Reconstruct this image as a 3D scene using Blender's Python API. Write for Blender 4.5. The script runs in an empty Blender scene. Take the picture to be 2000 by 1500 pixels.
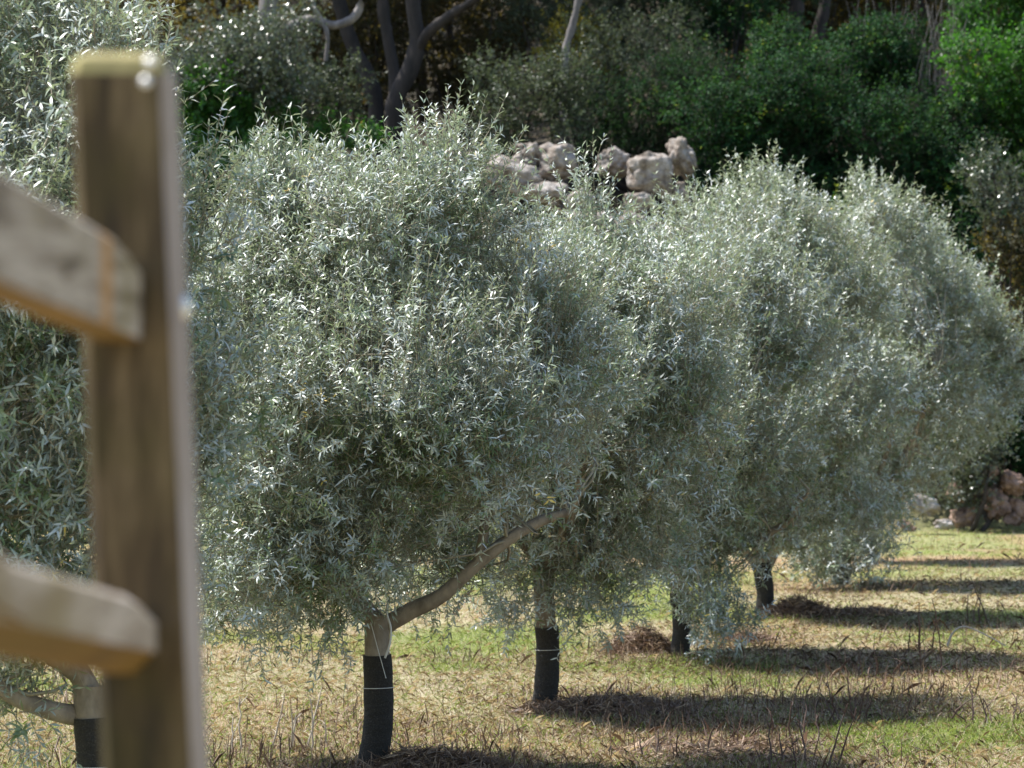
import bpy, math
import numpy as np
from mathutils import Vector, Matrix

scene = bpy.context.scene
COL = scene.collection
R = math.radians
EYE = 2.17            # camera height over the orchard floor (m)
F = 6090.0            # focal length in pixels of the 2000 px wide photograph
HZ = 733.0            # row of the horizon

# ------------------------------------------------------------------ camera, sky, sun, exposure
cam_d = bpy.data.cameras.new('camera')
cam = bpy.data.objects.new('camera', cam_d)
COL.objects.link(cam)
cam_d.sensor_width = 36.0
cam_d.lens = 36.0 * F / 2000.0
cam.location = (0, 0, EYE)
cam.rotation_euler = (R(90) - math.atan((750 - HZ) / F), 0, 0)
cam_d.clip_start = 0.1
cam_d.clip_end = 2000
cam_d.dof.use_dof = True
cam_d.dof.focus_distance = 16.0
cam_d.dof.aperture_fstop = 5.6
scene.camera = cam

world = bpy.data.worlds.new('World')
scene.world = world
world.use_nodes = True
wn = world.node_tree
sky = wn.nodes.new('ShaderNodeTexSky')
sky.sky_type = 'NISHITA'
sky.sun_disc = False
SUN_EL, SUN_AZ = 61.0, -72.0        # behind the trees, to the left
sky.sun_elevation = R(SUN_EL)
sky.sun_rotation = R(SUN_AZ)
bg = wn.nodes['Background']
wn.links.new(sky.outputs[0], bg.inputs[0])
bg.inputs[1].default_value = 0.13

sd = bpy.data.lights.new('sun', 'SUN')
sd.energy = 5.0
sd.angle = R(0.5)
sd.color = (1.0, 0.965, 0.91)
sun = bpy.data.objects.new('sun', sd)
COL.objects.link(sun)
sv = Vector((math.sin(R(SUN_AZ)) * math.cos(R(SUN_EL)), math.cos(R(SUN_AZ)) * math.cos(R(SUN_EL)), math.sin(R(SUN_EL))))
sun.rotation_euler = sv.to_track_quat('Z', 'Y').to_euler()
sun.location = sv * 50

scene.view_settings.view_transform = 'Standard'
scene.view_settings.look = 'None'
scene.view_settings.exposure = 1.0
scene.view_settings.gamma = 1.0
cy = scene.cycles
cy.max_bounces = 7
cy.diffuse_bounces = 4
cy.glossy_bounces = 2
cy.transmission_bounces = 4
cy.use_denoising = True
cy.sample_clamp_indirect = 6.0
cy.use_adaptive_sampling = False

# ------------------------------------------------------------------ helpers
rng = np.random.default_rng(7)

def P(px, py, d):
    """a point of the place: column/row measured in the photograph, and its distance in metres"""
    return np.array([(px - 1000.0) / F * d, d, EYE - (py - HZ) / F * d])

def nrm(v):
    return v / np.maximum(np.linalg.norm(v, axis=-1, keepdims=True), 1e-9)

def vnoise2(x, y, seed=0):
    r = np.random.default_rng(seed)
    tab = r.random((64, 64))
    xi = np.floor(x).astype(int); yi = np.floor(y).astype(int)
    fx = x - xi; fy = y - yi
    fx = fx * fx * (3 - 2 * fx); fy = fy * fy * (3 - 2 * fy)
    a = tab[xi % 64, yi % 64]; b = tab[(xi + 1) % 64, yi % 64]
    c = tab[xi % 64, (yi + 1) % 64]; d = tab[(xi + 1) % 64, (yi + 1) % 64]
    return (a * (1 - fx) + b * fx) * (1 - fy) + (c * (1 - fx) + d * fx) * fy

def fbm2(x, y, seed=0, oct=4):
    s = 0; a = 0.5
    for i in range(oct):
        s = s + a * vnoise2(x * 2 ** i + 17.3 * i, y * 2 ** i + 5.1 * i, seed + i)
        a *= 0.5
    return s / (1 - 0.5 ** oct)

def vnoise3(p, seed=0):
    r = np.random.default_rng(seed)
    tab = r.random((32, 32, 32))
    i = np.floor(p).astype(int); f = p - i; f = f * f * (3 - 2 * f)
    out = 0
    for dx in (0, 1):
        for dy in (0, 1):
            for dz in (0, 1):
                w = (f[:, 0] if dx else 1 - f[:, 0]) * (f[:, 1] if dy else 1 - f[:, 1]) * (f[:, 2] if dz else 1 - f[:, 2])
                out = out + w * tab[(i[:, 0] + dx) % 32, (i[:, 1] + dy) % 32, (i[:, 2] + dz) % 32]
    return out

def mesh_from(name, verts, faces_flat, loop_starts, mats, mat_idx=None, attrs=None, smooth=True):
    me = bpy.data.meshes.new(name)
    nv = len(verts); nl = len(faces_flat); nf = len(loop_starts)
    me.vertices.add(nv)
    me.vertices.foreach_set('co', np.ascontiguousarray(verts, dtype=np.float32).ravel())
    me.loops.add(nl)
    me.loops.foreach_set('vertex_index', np.ascontiguousarray(faces_flat, dtype=np.int32))
    me.polygons.add(nf)
    me.polygons.foreach_set('loop_start', np.ascontiguousarray(loop_starts, dtype=np.int32))
    for m in mats:
        me.materials.append(m)
    if mat_idx is not None:
        me.polygons.foreach_set('material_index', np.ascontiguousarray(mat_idx, dtype=np.int32))
    me.update(calc_edges=True)
    me.polygons.foreach_set('use_smooth', np.full(nf, smooth, dtype=bool))
    if attrs:
        for k, a in attrs.items():
            at = me.attributes.new(k, 'FLOAT', 'POINT')
            at.data.foreach_set('value', np.ascontiguousarray(a, dtype=np.float32))
    return me

class MB:
    """collects polygons of several shapes into ONE mesh"""
    def __init__(self):
        self.v = []; self.f = []; self.s = []; self.m = []; self.a = []; self.nv = 0; self.nl = 0
    def add(self, verts, faces, mat=0, attr=None):
        verts = np.asarray(verts, dtype=float)
        fl = np.asarray(faces, dtype=np.int64)          # (n, k)
        n, k = fl.shape
        self.v.append(verts); self.f.append((fl + self.nv).ravel())
        self.s.append(np.arange(n) * k + self.nl); self.m.append(np.full(n, mat))
        self.a.append(np.zeros(len(verts)) if attr is None else np.asarray(attr))
        self.nv += len(verts); self.nl += n * k
    def tube(self, pts, rad, sides=8, mat=0, rough=0.0, seed=0, cap=True):
        pts = np.asarray(pts, float); rad = np.asarray(rad, float)
        n = len(pts)
        t = np.gradient(pts, axis=0); t = nrm(t)
        ref = np.array([0.31, 0.9, 0.12]) if abs(t[0][2]) > 0.6 else np.array([0, 0, 1.0])
        u = nrm(np.cross(t, ref)); w = np.cross(t, u)
        ang = np.linspace(0, 2 * math.pi, sides, endpoint=False)
        ring = rad[:, None, None] * (np.cos(ang)[None, :, None] * u[:, None, :] + np.sin(ang)[None, :, None] * w[:, None, :])
        if rough:
            q = (pts[:, None, :] + ring).reshape(-1, 3) * (0.6 / max(rad.max(), .01)) + seed
            k = 1 + rough * (vnoise3(q, seed) - 0.5).reshape(n, sides, 1) * 2
            ring = ring * k
        v = (pts[:, None, :] + ring).reshape(-1, 3)
        i = np.arange(n - 1)[:, None] * sides; j = np.arange(sides)[None, :]; j2 = (j + 1) % sides
        f = np.stack([i + j, i + j2, i + sides + j2, i + sides + j], -1).reshape(-1, 4)
        self.add(v, f, mat)
        if cap:
            for e, rev in ((0, False), (n - 1, True)):
                c = np.vstack([v[e * sides:(e + 1) * sides], pts[e]])
                tr = [(sides, (q + 1) % sides, q) if not rev else (sides, q, (q + 1) % sides) for q in range(sides)]
                self.add(c, tr, mat)
    def box(self, lo, hi, mat=0):
        x0, y0, z0 = lo; x1, y1, z1 = hi
        v = [(x0, y0, z0), (x1, y0, z0), (x1, y1, z0), (x0, y1, z0), (x0, y0, z1), (x1, y0, z1), (x1, y1, z1), (x0, y1, z1)]
        self.add(v, [(0, 3, 2, 1), (4, 5, 6, 7), (0, 1, 5, 4), (1, 2, 6, 5), (2, 3, 7, 6), (3, 0, 4, 7)], mat)
    def build(self, name, mats, parent=None, smooth=True, origin=None):
        if not isinstance(mats, (list, tuple)): mats = [mats]
        v = np.vstack(self.v)
        if origin is not None: v = v - np.asarray(origin)
        me = mesh_from(name, v, np.concatenate(self.f), np.concatenate(self.s), mats,
                       np.concatenate(self.m), {'rnd': np.concatenate(self.a)}, smooth)
        o = bpy.data.objects.new(name, me)
        COL.objects.link(o)
        if parent is not None:
            o.parent = parent
        elif origin is not None:
            o.location = origin
        return o

def tag(o, label=None, cat=None, group=None, kind=None):
    if label: o['label'] = label
    if cat: o['category'] = cat
    if group: o['group'] = group
    if kind: o['kind'] = kind
    return o

def empty(name, loc):
    o = bpy.data.objects.new(name, None)
    COL.objects.link(o)
    o.location = loc
    o.empty_display_size = 0.2
    return o

# ------------------------------------------------------------------ materials
def new_mat(name):
    m = bpy.data.materials.new(name)
    m.use_nodes = True
    return m, m.node_tree, m.node_tree.nodes['Principled BSDF'], m.node_tree.nodes['Material Output']

def ramp(nt, stops, interp='LINEAR'):
    r = nt.nodes.new('ShaderNodeValToRGB')
    r.color_ramp.interpolation = interp
    e = r.color_ramp.elements
    while len(e) < len(stops): e.new(0.5)
    for el, (p, c) in zip(e, stops):
        el.position = p; el.color = (*c, 1)
    return r

def noise(nt, scale, detail=4, rough=0.6, vec=None):
    n = nt.nodes.new('ShaderNodeTexNoise')
    n.inputs['Scale'].default_value = scale
    n.inputs['Detail'].default_value = detail
    n.inputs['Roughness'].default_value = rough
    if vec is not None: nt.links.new(vec, n.inputs['Vector'])
    return n

def objco(nt, scale=None):
    tc = nt.nodes.new('ShaderNodeTexCoord')
    if scale is None: return tc.outputs['Object']
    mp = nt.nodes.new('ShaderNodeMapping')
    mp.inputs['Scale'].default_value = scale
    nt.links.new(tc.outputs['Object'], mp.inputs['Vector'])
    return mp.outputs['Vector']

def leaf_mat(name, top_stops, under, rough=0.42, trans=0.3, trans_col=(0.25, 0.32, 0.06), spec=0.5, patch=3.0, coat=0.0):
    m, nt, b, out = new_mat(name)
    at = nt.nodes.new('ShaderNodeAttribute'); at.attribute_name = 'rnd'
    nz = noise(nt, patch, 3, 0.6, objco(nt))
    mx = nt.nodes.new('ShaderNodeMath'); mx.operation = 'MULTIPLY_ADD'
    mx.inputs[1].default_value = 0.6
    ms = nt.nodes.new('ShaderNodeMath'); ms.operation = 'MULTIPLY_ADD'
    ms.inputs[1].default_value = 1.7; ms.inputs[2].default_value = -0.65
    nt.links.new(nz.outputs['Fac'], ms.inputs[0])
    nt.links.new(at.outputs['Fac'], mx.inputs[0]); nt.links.new(ms.outputs[0], mx.inputs[2])
    rp = ramp(nt, top_stops)
    nt.links.new(mx.outputs[0], rp.inputs[0])
    gm = nt.nodes.new('ShaderNodeNewGeometry')
    mc = nt.nodes.new('ShaderNodeMix'); mc.data_type = 'RGBA'
    mc.inputs['B'].default_value = (*under, 1)
    fm = nt.nodes.new('ShaderNodeMath'); fm.operation = 'MULTIPLY'; fm.inputs[1].default_value = 0.85
    nt.links.new(gm.outputs['Backfacing'], fm.inputs[0])
    nt.links.new(fm.outputs[0], mc.inputs['Factor'])
    nt.links.new(rp.outputs[0], mc.inputs['A'])
    nt.links.new(mc.outputs['Result'], b.inputs['Base Color'])
    b.inputs['Roughness'].default_value = rough
    b.inputs['Specular IOR Level'].default_value = spec
    b.inputs['Coat Weight'].default_value = coat; b.inputs['Coat Roughness'].default_value = 0.38
    tl = nt.nodes.new('ShaderNodeBsdfTranslucent')
    tl.inputs['Color'].default_value = (*trans_col, 1)
    ad = nt.nodes.new('ShaderNodeMixShader')
    ad.inputs[0].default_value = trans
    nt.links.new(b.outputs[0], ad.inputs[1]); nt.links.new(tl.outputs[0], ad.inputs[2])
    nt.links.new(ad.outputs[0], out.inputs[0])
    return m

def bark_mat(name, c1, c2, scale=9, zs=0.3, rough=0.85, bump=0.5):
    m, nt, b, out = new_mat(name)
    v = objco(nt, (1, 1, zs))
    n = noise(nt, scale, 6, 0.65, v)
    rp = ramp(nt, [(0.32, c1), (0.68, c2)])
    nt.links.new(n.outputs['Fac'], rp.inputs[0]); nt.links.new(rp.outputs[0], b.inputs['Base Color'])
    n2 = noise(nt, scale * 4, 4, 0.6, v)
    bp = nt.nodes.new('ShaderNodeBump'); bp.inputs['Strength'].default_value = bump; bp.inputs['Distance'].default_value = 0.01
    nt.links.new(n2.outputs['Fac'], bp.inputs['Height']); nt.links.new(bp.outputs[0], b.inputs['Normal'])
    b.inputs['Roughness'].default_value = rough
    return m

M = {}
M['olive'] = leaf_mat('olive_leaf', [(0.0, (0.018, 0.060, 0.018)), (0.20, (0.085, 0.135, 0.025)), (0.36, (0.165, 0.23, 0.115)), (0.54, (0.33, 0.375, 0.325)), (0.76, (0.52, 0.56, 0.55)), (0.95, (0.57, 0.60, 0.58)), (1.0, (0.55, 0.38, 0.05))],
                      (0.32, 0.355, 0.33), rough=0.48, trans=0.22, trans_col=(0.37, 0.44, 0.20), spec=0.9, coat=0.35)
M['olive_twig'] = bark_mat('olive_twig', (0.20, 0.17, 0.12), (0.36, 0.32, 0.24), 20)
M['olive_bark'] = bark_mat('olive_bark', (0.13, 0.10, 0.068), (0.34, 0.275, 0.20), 10, 0.5)
M['dark_bark'] = bark_mat('dark_bark', (0.014, 0.011, 0.009), (0.048, 0.037, 0.030), 6)
M['grey_bark'] = bark_mat('grey_bark', (0.09, 0.08, 0.075), (0.25, 0.225, 0.21), 8)
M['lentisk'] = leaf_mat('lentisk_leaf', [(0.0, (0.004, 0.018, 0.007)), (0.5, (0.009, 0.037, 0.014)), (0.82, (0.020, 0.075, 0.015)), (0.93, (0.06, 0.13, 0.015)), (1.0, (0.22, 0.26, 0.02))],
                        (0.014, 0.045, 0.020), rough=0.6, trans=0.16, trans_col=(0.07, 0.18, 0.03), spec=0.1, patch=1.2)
M['bright'] = leaf_mat('bright_leaf', [(0.0, (0.012, 0.06, 0.010)), (0.5, (0.022, 0.075, 0.014)), (0.9, (0.06, 0.14, 0.015)), (1.0, (0.40, 0.34, 0.03))],
                       (0.08, 0.20, 0.04), rough=0.5, trans=0.32, trans_col=(0.10, 0.32, 0.02), spec=0.3, patch=1.5)
M['glint'] = leaf_mat('wild_olive_leaf', [(0.0, (0.02, 0.035, 0.018)), (0.6, (0.045, 0.07, 0.038)), (1.0, (0.13, 0.15, 0.09))],
                      (0.13, 0.15, 0.12), rough=0.3, trans=0.2, trans_col=(0.2, 0.26, 0.1), spec=0.9, patch=1.5)
M['dull_leaf'] = leaf_mat('dull_olive_leaf', [(0.0, (0.011, 0.022, 0.010)), (0.6, (0.028, 0.048, 0.022)), (1.0, (0.12, 0.15, 0.07))],
                      (0.07, 0.095, 0.06), rough=0.5, trans=0.2, trans_col=(0.2, 0.26, 0.1), spec=0.35, patch=1.5)
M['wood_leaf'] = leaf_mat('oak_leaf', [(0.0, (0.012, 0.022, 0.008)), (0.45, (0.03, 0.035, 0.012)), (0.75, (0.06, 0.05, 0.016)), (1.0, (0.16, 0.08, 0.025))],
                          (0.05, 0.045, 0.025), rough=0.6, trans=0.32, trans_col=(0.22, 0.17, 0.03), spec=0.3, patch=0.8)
M['yellow'] = leaf_mat('yellow_leaf', [(0.0, (0.15, 0.16, 0.02)), (1.0, (0.36, 0.30, 0.03))], (0.2, 0.2, 0.05), trans=0.5, trans_col=(0.6, 0.5, 0.05))
M['dry_twig'] = bark_mat('dry_twig', (0.16, 0.13, 0.11), (0.34, 0.29, 0.26), 8)

# black felt guard
m, nt, b, out = new_mat('guard_felt')
n = noise(nt, 160, 3, 0.7, objco(nt)); rp = ramp(nt, [(0.35, (0.012, 0.010, 0.007)), (0.60, (0.032, 0.027, 0.021)), (0.72, (0.11, 0.10, 0.085))])
nt.links.new(n.outputs['Fac'], rp.inputs[0]); nt.links.new(rp.outputs[0], b.inputs['Base Color'])
n2 = noise(nt, 9, 4, 0.6, objco(nt, (1, 1, 2.2))); bp = nt.nodes.new('ShaderNodeBump'); bp.inputs['Strength'].default_value = 0.9; bp.inputs['Distance'].default_value = 0.02
nt.links.new(n2.outputs['Fac'], bp.inputs['Height']); nt.links.new(bp.outputs[0], b.inputs['Normal'])
b.inputs['Roughness'].default_value = 0.9; b.inputs['Sheen Weight'].default_value = 0.0
M['felt'] = m
m, nt, b, out = new_mat('white_twine'); b.inputs['Base Color'].default_value = (0.62, 0.60, 0.55, 1); b.inputs['Roughness'].default_value = 0.8
M['twine'] = m
m, nt, b, out = new_mat('zinc_screw'); b.inputs['Base Color'].default_value = (0.85, 0.84, 0.82, 1); b.inputs['Metallic'].default_value = 0.3; b.inputs['Roughness'].default_value = 0.35
M['zinc'] = m

# limestone
m, nt, b, out = new_mat('limestone')
v = objco(nt)
n1 = noise(nt, 3.6, 8, 0.75, v); r1 = ramp(nt, [(0.38, (0.10, 0.075, 0.058)), (0.47, (0.25, 0.21, 0.175)), (0.62, (0.42, 0.385, 0.355))])
nt.links.new(n1.outputs['Fac'], r1.inputs[0])
vo = nt.nodes.new('ShaderNodeTexVoronoi'); vo.inputs['Scale'].default_value = 8
n3 = noise(nt, 6, 3, 0.6, v)
nt.links.new(n3.outputs['Color'], vo.inputs['Vector'])
r2 = ramp(nt, [(0.06, (0.08, 0.065, 0.055)), (0.22, (1, 1, 1))])
nt.links.new(vo.outputs['Distance'], r2.inputs[0])
mu = nt.nodes.new('ShaderNodeMix'); mu.data_type = 'RGBA'; mu.blend_type = 'MULTIPLY'; mu.inputs['Factor'].default_value = 0.8
nt.links.new(r1.outputs[0], mu.inputs['A']); nt.links.new(r2.outputs[0], mu.inputs['B'])
nt.links.new(mu.outputs['Result'], b.inputs['Base Color'])
n2 = noise(nt, 14, 6, 0.7, v); bp = nt.nodes.new('ShaderNodeBump'); bp.inputs['Strength'].default_value = 0.7; bp.inputs['Distance'].default_value = 0.06
nt.links.new(n2.outputs['Fac'], bp.inputs['Height']); nt.links.new(bp.outputs[0], b.inputs['Normal'])
b.inputs['Roughness'].default_value = 0.9
M['stone'] = m

# ground: dry straw, green patches, reddish soil; the patches are a property of the soil stored on the mesh
m, nt, b, out = new_mat('orchard_soil')
v = objco(nt, (1, 0.55, 1))
n1 = noise(nt, 9, 8, 0.7, v); r1 = ramp(nt, [(0.30, (0.13, 0.095, 0.06)), (0.45, (0.28, 0.225, 0.14)), (0.64, (0.45, 0.395, 0.27))])
nt.links.new(n1.outputs['Fac'], r1.inputs[0])
n2 = noise(nt, 14, 6, 0.7, v); r2 = ramp(nt, [(0.3, (0.085, 0.11, 0.020)), (0.6, (0.22, 0.26, 0.055))])
nt.links.new(n2.outputs['Fac'], r2.inputs[0])
ag = nt.nodes.new('ShaderNodeAttribute'); ag.attribute_name = 'green'
ar = nt.nodes.new('ShaderNodeAttribute'); ar.attribute_name = 'red'
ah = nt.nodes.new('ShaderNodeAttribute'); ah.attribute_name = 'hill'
m1 = nt.nodes.new('ShaderNodeMix'); m1.data_type = 'RGBA'
m2 = nt.nodes.new('ShaderNodeMix'); m2.data_type = 'RGBA'; m2.inputs['B'].default_value = (0.33, 0.19, 0.10, 1)
m3 = nt.nodes.new('ShaderNodeMix'); m3.data_type = 'RGBA'
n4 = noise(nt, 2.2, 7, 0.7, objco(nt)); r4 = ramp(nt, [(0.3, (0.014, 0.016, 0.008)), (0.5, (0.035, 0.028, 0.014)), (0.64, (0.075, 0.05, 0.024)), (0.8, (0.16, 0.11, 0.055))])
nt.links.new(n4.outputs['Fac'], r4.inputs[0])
nt.links.new(ag.outputs['Fac'], m1.inputs['Factor']); nt.links.new(r1.outputs[0], m1.inputs['A']); nt.links.new(r2.outputs[0], m1.inputs['B'])
nt.links.new(ar.outputs['Fac'], m2.inputs['Factor']); nt.links.new(m1.outputs['Result'], m2.inputs['A'])
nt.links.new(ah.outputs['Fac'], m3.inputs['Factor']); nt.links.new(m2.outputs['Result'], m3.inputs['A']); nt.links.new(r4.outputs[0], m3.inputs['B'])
nt.links.new(m3.outputs['Result'], b.inputs['Base Color'])
n5 = noise(nt, 30, 5, 0.7, v); bp = nt.nodes.new('ShaderNodeBump'); bp.inputs['Strength'].default_value = 0.7; bp.inputs['Distance'].default_value = 0.05
nt.links.new(n5.outputs['Fac'], bp.inputs['Height']); nt.links.new(bp.outputs[0], b.inputs['Normal'])
b.inputs['Roughness'].default_value = 0.95
M['ground'] = m

def blade_mat(name, stops, trans, tcol):
    m, nt, b, out = new_mat(name)
    at = nt.nodes.new('ShaderNodeAttribute'); at.attribute_name = 'rnd'
    rp = ramp(nt, stops); nt.links.new(at.outputs['Fac'], rp.inputs[0]); nt.links.new(rp.outputs[0], b.inputs['Base Color'])
    b.inputs['Roughness'].default_value = 0.6
    tl = nt.nodes.new('ShaderNodeBsdfTranslucent'); tl.inputs['Color'].default_value = (*tcol, 1)
    ad = nt.nodes.new('ShaderNodeMixShader'); ad.inputs[0].default_value = trans
    nt.links.new(b.outputs[0], ad.inputs[1]); nt.links.new(tl.outputs[0], ad.inputs[2]); nt.links.new(ad.outputs[0], out.inputs[0])
    return m
M['straw'] = blade_mat('straw_blade', [(0, (0.16, 0.105, 0.065)), (0.3, (0.32, 0.25, 0.155)), (0.75, (0.50, 0.435, 0.31)), (1, (0.68, 0.62, 0.52))], 0.25, (0.6, 0.45, 0.22))
M['blade'] = blade_mat('green_blade', [(0, (0.06, 0.11, 0.02)), (0.5, (0.16, 0.23, 0.04)), (1, (0.34, 0.36, 0.10))], 0.35, (0.28, 0.36, 0.07))
M['brush'] = blade_mat('dead_brush', [(0, (0.05, 0.028, 0.018)), (0.6, (0.17, 0.10, 0.06)), (1, (0.40, 0.29, 0.18))], 0.1, (0.3, 0.2, 0.1))
M['stem'] = blade_mat('dead_stem', [(0, (0.075, 0.04, 0.028)), (0.6, (0.15, 0.085, 0.055)), (1, (0.30, 0.2, 0.13))], 0.0, (0.3, 0.2, 0.1))
M['pale_stem'] = blade_mat('bleached_stem', [(0, (0.45, 0.38, 0.30)), (1, (0.62, 0.55, 0.45))], 0.0, (0.3, 0.2, 0.1))

# fence wood
def fence_mat(name, stops, moss, zs, stain=False, moss_lo=0.5):
    m, nt, b, out = new_mat(name)
    v = objco(nt, zs)
    n1 = noise(nt, 7, 7, 0.62, v); r1 = ramp(nt, stops)
    nt.links.new(n1.outputs['Fac'], r1.inputs[0])
    n2 = noise(nt, 3.5, 5, 0.6, objco(nt)); r2 = ramp(nt, [(moss_lo, (0, 0, 0)), (moss_lo + 0.18, (1, 1, 1))])
    nt.links.new(n2.outputs['Fac'], r2.inputs[0])
    mx = nt.nodes.new('ShaderNodeMix'); mx.data_type = 'RGBA'; mx.inputs['B'].default_value = (*moss, 1)
    sc = nt.nodes.new('ShaderNodeMath'); sc.operation = 'MULTIPLY'; sc.inputs[1].default_value = 0.75
    nt.links.new(r2.outputs[0], sc.inputs[0]); nt.links.new(sc.outputs[0], mx.inputs['Factor'])
    nt.links.new(r1.outputs[0], mx.inputs['A'])
    res = mx.outputs['Result']
    if stain:          # a rust-coloured run down the rail, at its own place along the rail
        sx = nt.nodes.new('ShaderNodeSeparateXYZ'); nt.links.new(objco(nt), sx.inputs[0])
        ns = noise(nt, 25, 2, 0.5, objco(nt))
        s1 = nt.nodes.new('ShaderNodeMath'); s1.operation = 'MULTIPLY_ADD'; s1.inputs[1].default_value = 0.03; nt.links.new(ns.outputs['Fac'], s1.inputs[0]); nt.links.new(sx.outputs['Y'], s1.inputs[2])
        s2 = nt.nodes.new('ShaderNodeMath'); s2.operation = 'SUBTRACT'; s2.inputs[1].default_value = stain; nt.links.new(s1.outputs[0], s2.inputs[0])
        s3 = nt.nodes.new('ShaderNodeMath'); s3.operation = 'ABSOLUTE'; nt.links.new(s2.outputs[0], s3.inputs[0])
        rs = ramp(nt, [(0.018, (0.85, 0.85, 0.85)), (0.04, (0, 0, 0))]); nt.links.new(s3.outputs[0], rs.inputs[0])
        ms = nt.nodes.new('ShaderNodeMix'); ms.data_type = 'RGBA'; ms.inputs['B'].default_value = (0.42, 0.21, 0.05, 1)
        nt.links.new(rs.outputs[0], ms.inputs['Factor']); nt.links.new(res, ms.inputs['A']); res = ms.outputs['Result']
    nt.links.new(res, b.inputs['Base Color'])
    n3 = noise(nt, 40, 4, 0.6, v); bp = nt.nodes.new('ShaderNodeBump'); bp.inputs['Strength'].default_value = 0.5; bp.inputs['Distance'].default_value = 0.004
    nt.links.new(n3.outputs['Fac'], bp.inputs['Height']); nt.links.new(bp.outputs[0], b.inputs['Normal'])
    b.inputs['Roughness'].default_value = 0.85
    return m
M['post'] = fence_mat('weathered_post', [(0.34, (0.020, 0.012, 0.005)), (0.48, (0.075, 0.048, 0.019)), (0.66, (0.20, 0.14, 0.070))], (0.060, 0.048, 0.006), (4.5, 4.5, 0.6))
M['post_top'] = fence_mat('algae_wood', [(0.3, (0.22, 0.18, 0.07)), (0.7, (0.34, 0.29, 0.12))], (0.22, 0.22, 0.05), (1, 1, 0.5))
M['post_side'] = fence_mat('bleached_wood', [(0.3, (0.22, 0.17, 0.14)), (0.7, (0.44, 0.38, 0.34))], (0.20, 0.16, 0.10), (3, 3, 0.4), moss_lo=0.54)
M['rail'] = fence_mat('rail_wood', [(0.36, (0.10, 0.072, 0.045)), (0.47, (0.30, 0.245, 0.185)), (0.62, (0.50, 0.43, 0.36))], (0.19, 0.15, 0.045), (3, 0.8, 8), stain=-0.255, moss_lo=0.50)
M['rail_low'] = fence_mat('low_rail_wood', [(0.34, (0.18, 0.13, 0.085)), (0.5, (0.36, 0.29, 0.22)), (0.66, (0.54, 0.46, 0.38))], (0.24, 0.18, 0.07), (2, 0.6, 5), moss_lo=0.50)
M['ochre'] = fence_mat('unbleached_shaded_wood', [(0.3, (0.10, 0.052, 0.004)), (0.7, (0.19, 0.105, 0.010))], (0.11, 0.07, 0.008), (1, 0.4, 1))  # unbleached wood tone; shade and warm ground bounce are put into the colour

# ------------------------------------------------------------------ terrain: one sheet to beyond the hill
def gz(x, y):
    x = np.asarray(x, float); y = np.asarray(y, float)
    def ss(a, b, t):
        t = np.clip((t - a) / (b - a), 0, 1); return t * t * (3 - 2 * t)
    z = 0.72 * (1 - ss(5.0, 12.0, y))                       # the bank the fence and the camera stand on
    z = z - 0.07 * np.exp(-((y - 22.5) / 4.0) ** 2)
    edge = 43.5 + 0.02 * x
    z = z + 4.4 * ss(edge, edge + 4.2, y) + 1.4 * ss(48, 54, y) + 17 * ss(54, 110, y) + 20 * ss(110, 300, y)
    z = z + (fbm2(x * 0.35, y * 0.35, 3) - 0.5) * 0.10 * (1 - ss(41, 47, y)) + (fbm2(x * 0.3, y * 0.3, 9) - 0.5) * 1.2 * ss(46, 52, y)
    return z

def ss(a, b, t):
    t = np.clip((np.asarray(t, float) - a) / (b - a), 0, 1); return t * t * (3 - 2 * t)

def greenness(x, y):
    n = fbm2(x * 0.55 + 3.1, y * 0.42 + 8, 21, 4)
    g = ss(0.47, 0.62, n)
    g = np.maximum(g, 0.8 * np.exp(-((y - 33.5 - 0.15 * x) / 1.3) ** 2) * ss(0.3, 0.55, fbm2(x * 0.8, y, 5)))
    g = np.maximum(g, 0.7 * ss(37.8, 39, y) * ss(0.3, 0.5, fbm2(x, y, 15)))
    return g
def redness(x, y):
    return np.maximum(0.85 * np.exp(-((y - 36.6) / 0.8) ** 2), 0.5 * ss(0.50, 0.64, fbm2(x * 0.7 + 40, y * 0.5, 33)))

xs = np.concatenate([np.linspace(-400, -14, 30), np.linspace(-13.8, 13.8, 185), np.linspace(14, 400, 30)])
ys = np.concatenate([np.linspace(-60, 4, 14), np.linspace(4.5, 60, 330), np.linspace(61, 400, 60)])
X, Y = np.meshgrid(xs, ys)
Z = gz(X, Y)
V = np.stack([X, Y, Z], -1).reshape(-1, 3)
nx, ny = len(xs), len(ys)
i = np.arange(ny - 1)[:, None] * nx; j = np.arange(nx - 1)[None, :]
Fq = np.stack([i + j, i + j + 1, i + nx + j + 1, i + nx + j], -1).reshape(-1, 4)
me = mesh_from('ground', V, Fq.ravel(), np.arange(len(Fq)) * 4, [M['ground']], None,
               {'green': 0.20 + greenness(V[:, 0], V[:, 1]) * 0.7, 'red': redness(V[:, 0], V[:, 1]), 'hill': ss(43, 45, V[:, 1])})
ground = bpy.data.objects.new('ground', me); COL.objects.link(ground)
tag(ground, kind='structure')

# ------------------------------------------------------------------ foliage generator
def lobes_arr(lobes):
    c = np.array([l[0] for l in lobes], float); r = np.array([l[1] for l in lobes], float)
    w = np.array([(l[2] if len(l) > 2 else 1.0) * (l[1][0] * l[1][1] + l[1][0] * l[1][2] + l[1][1] * l[1][2]) for l in lobes])
    return c, r, w / w.sum()

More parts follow.
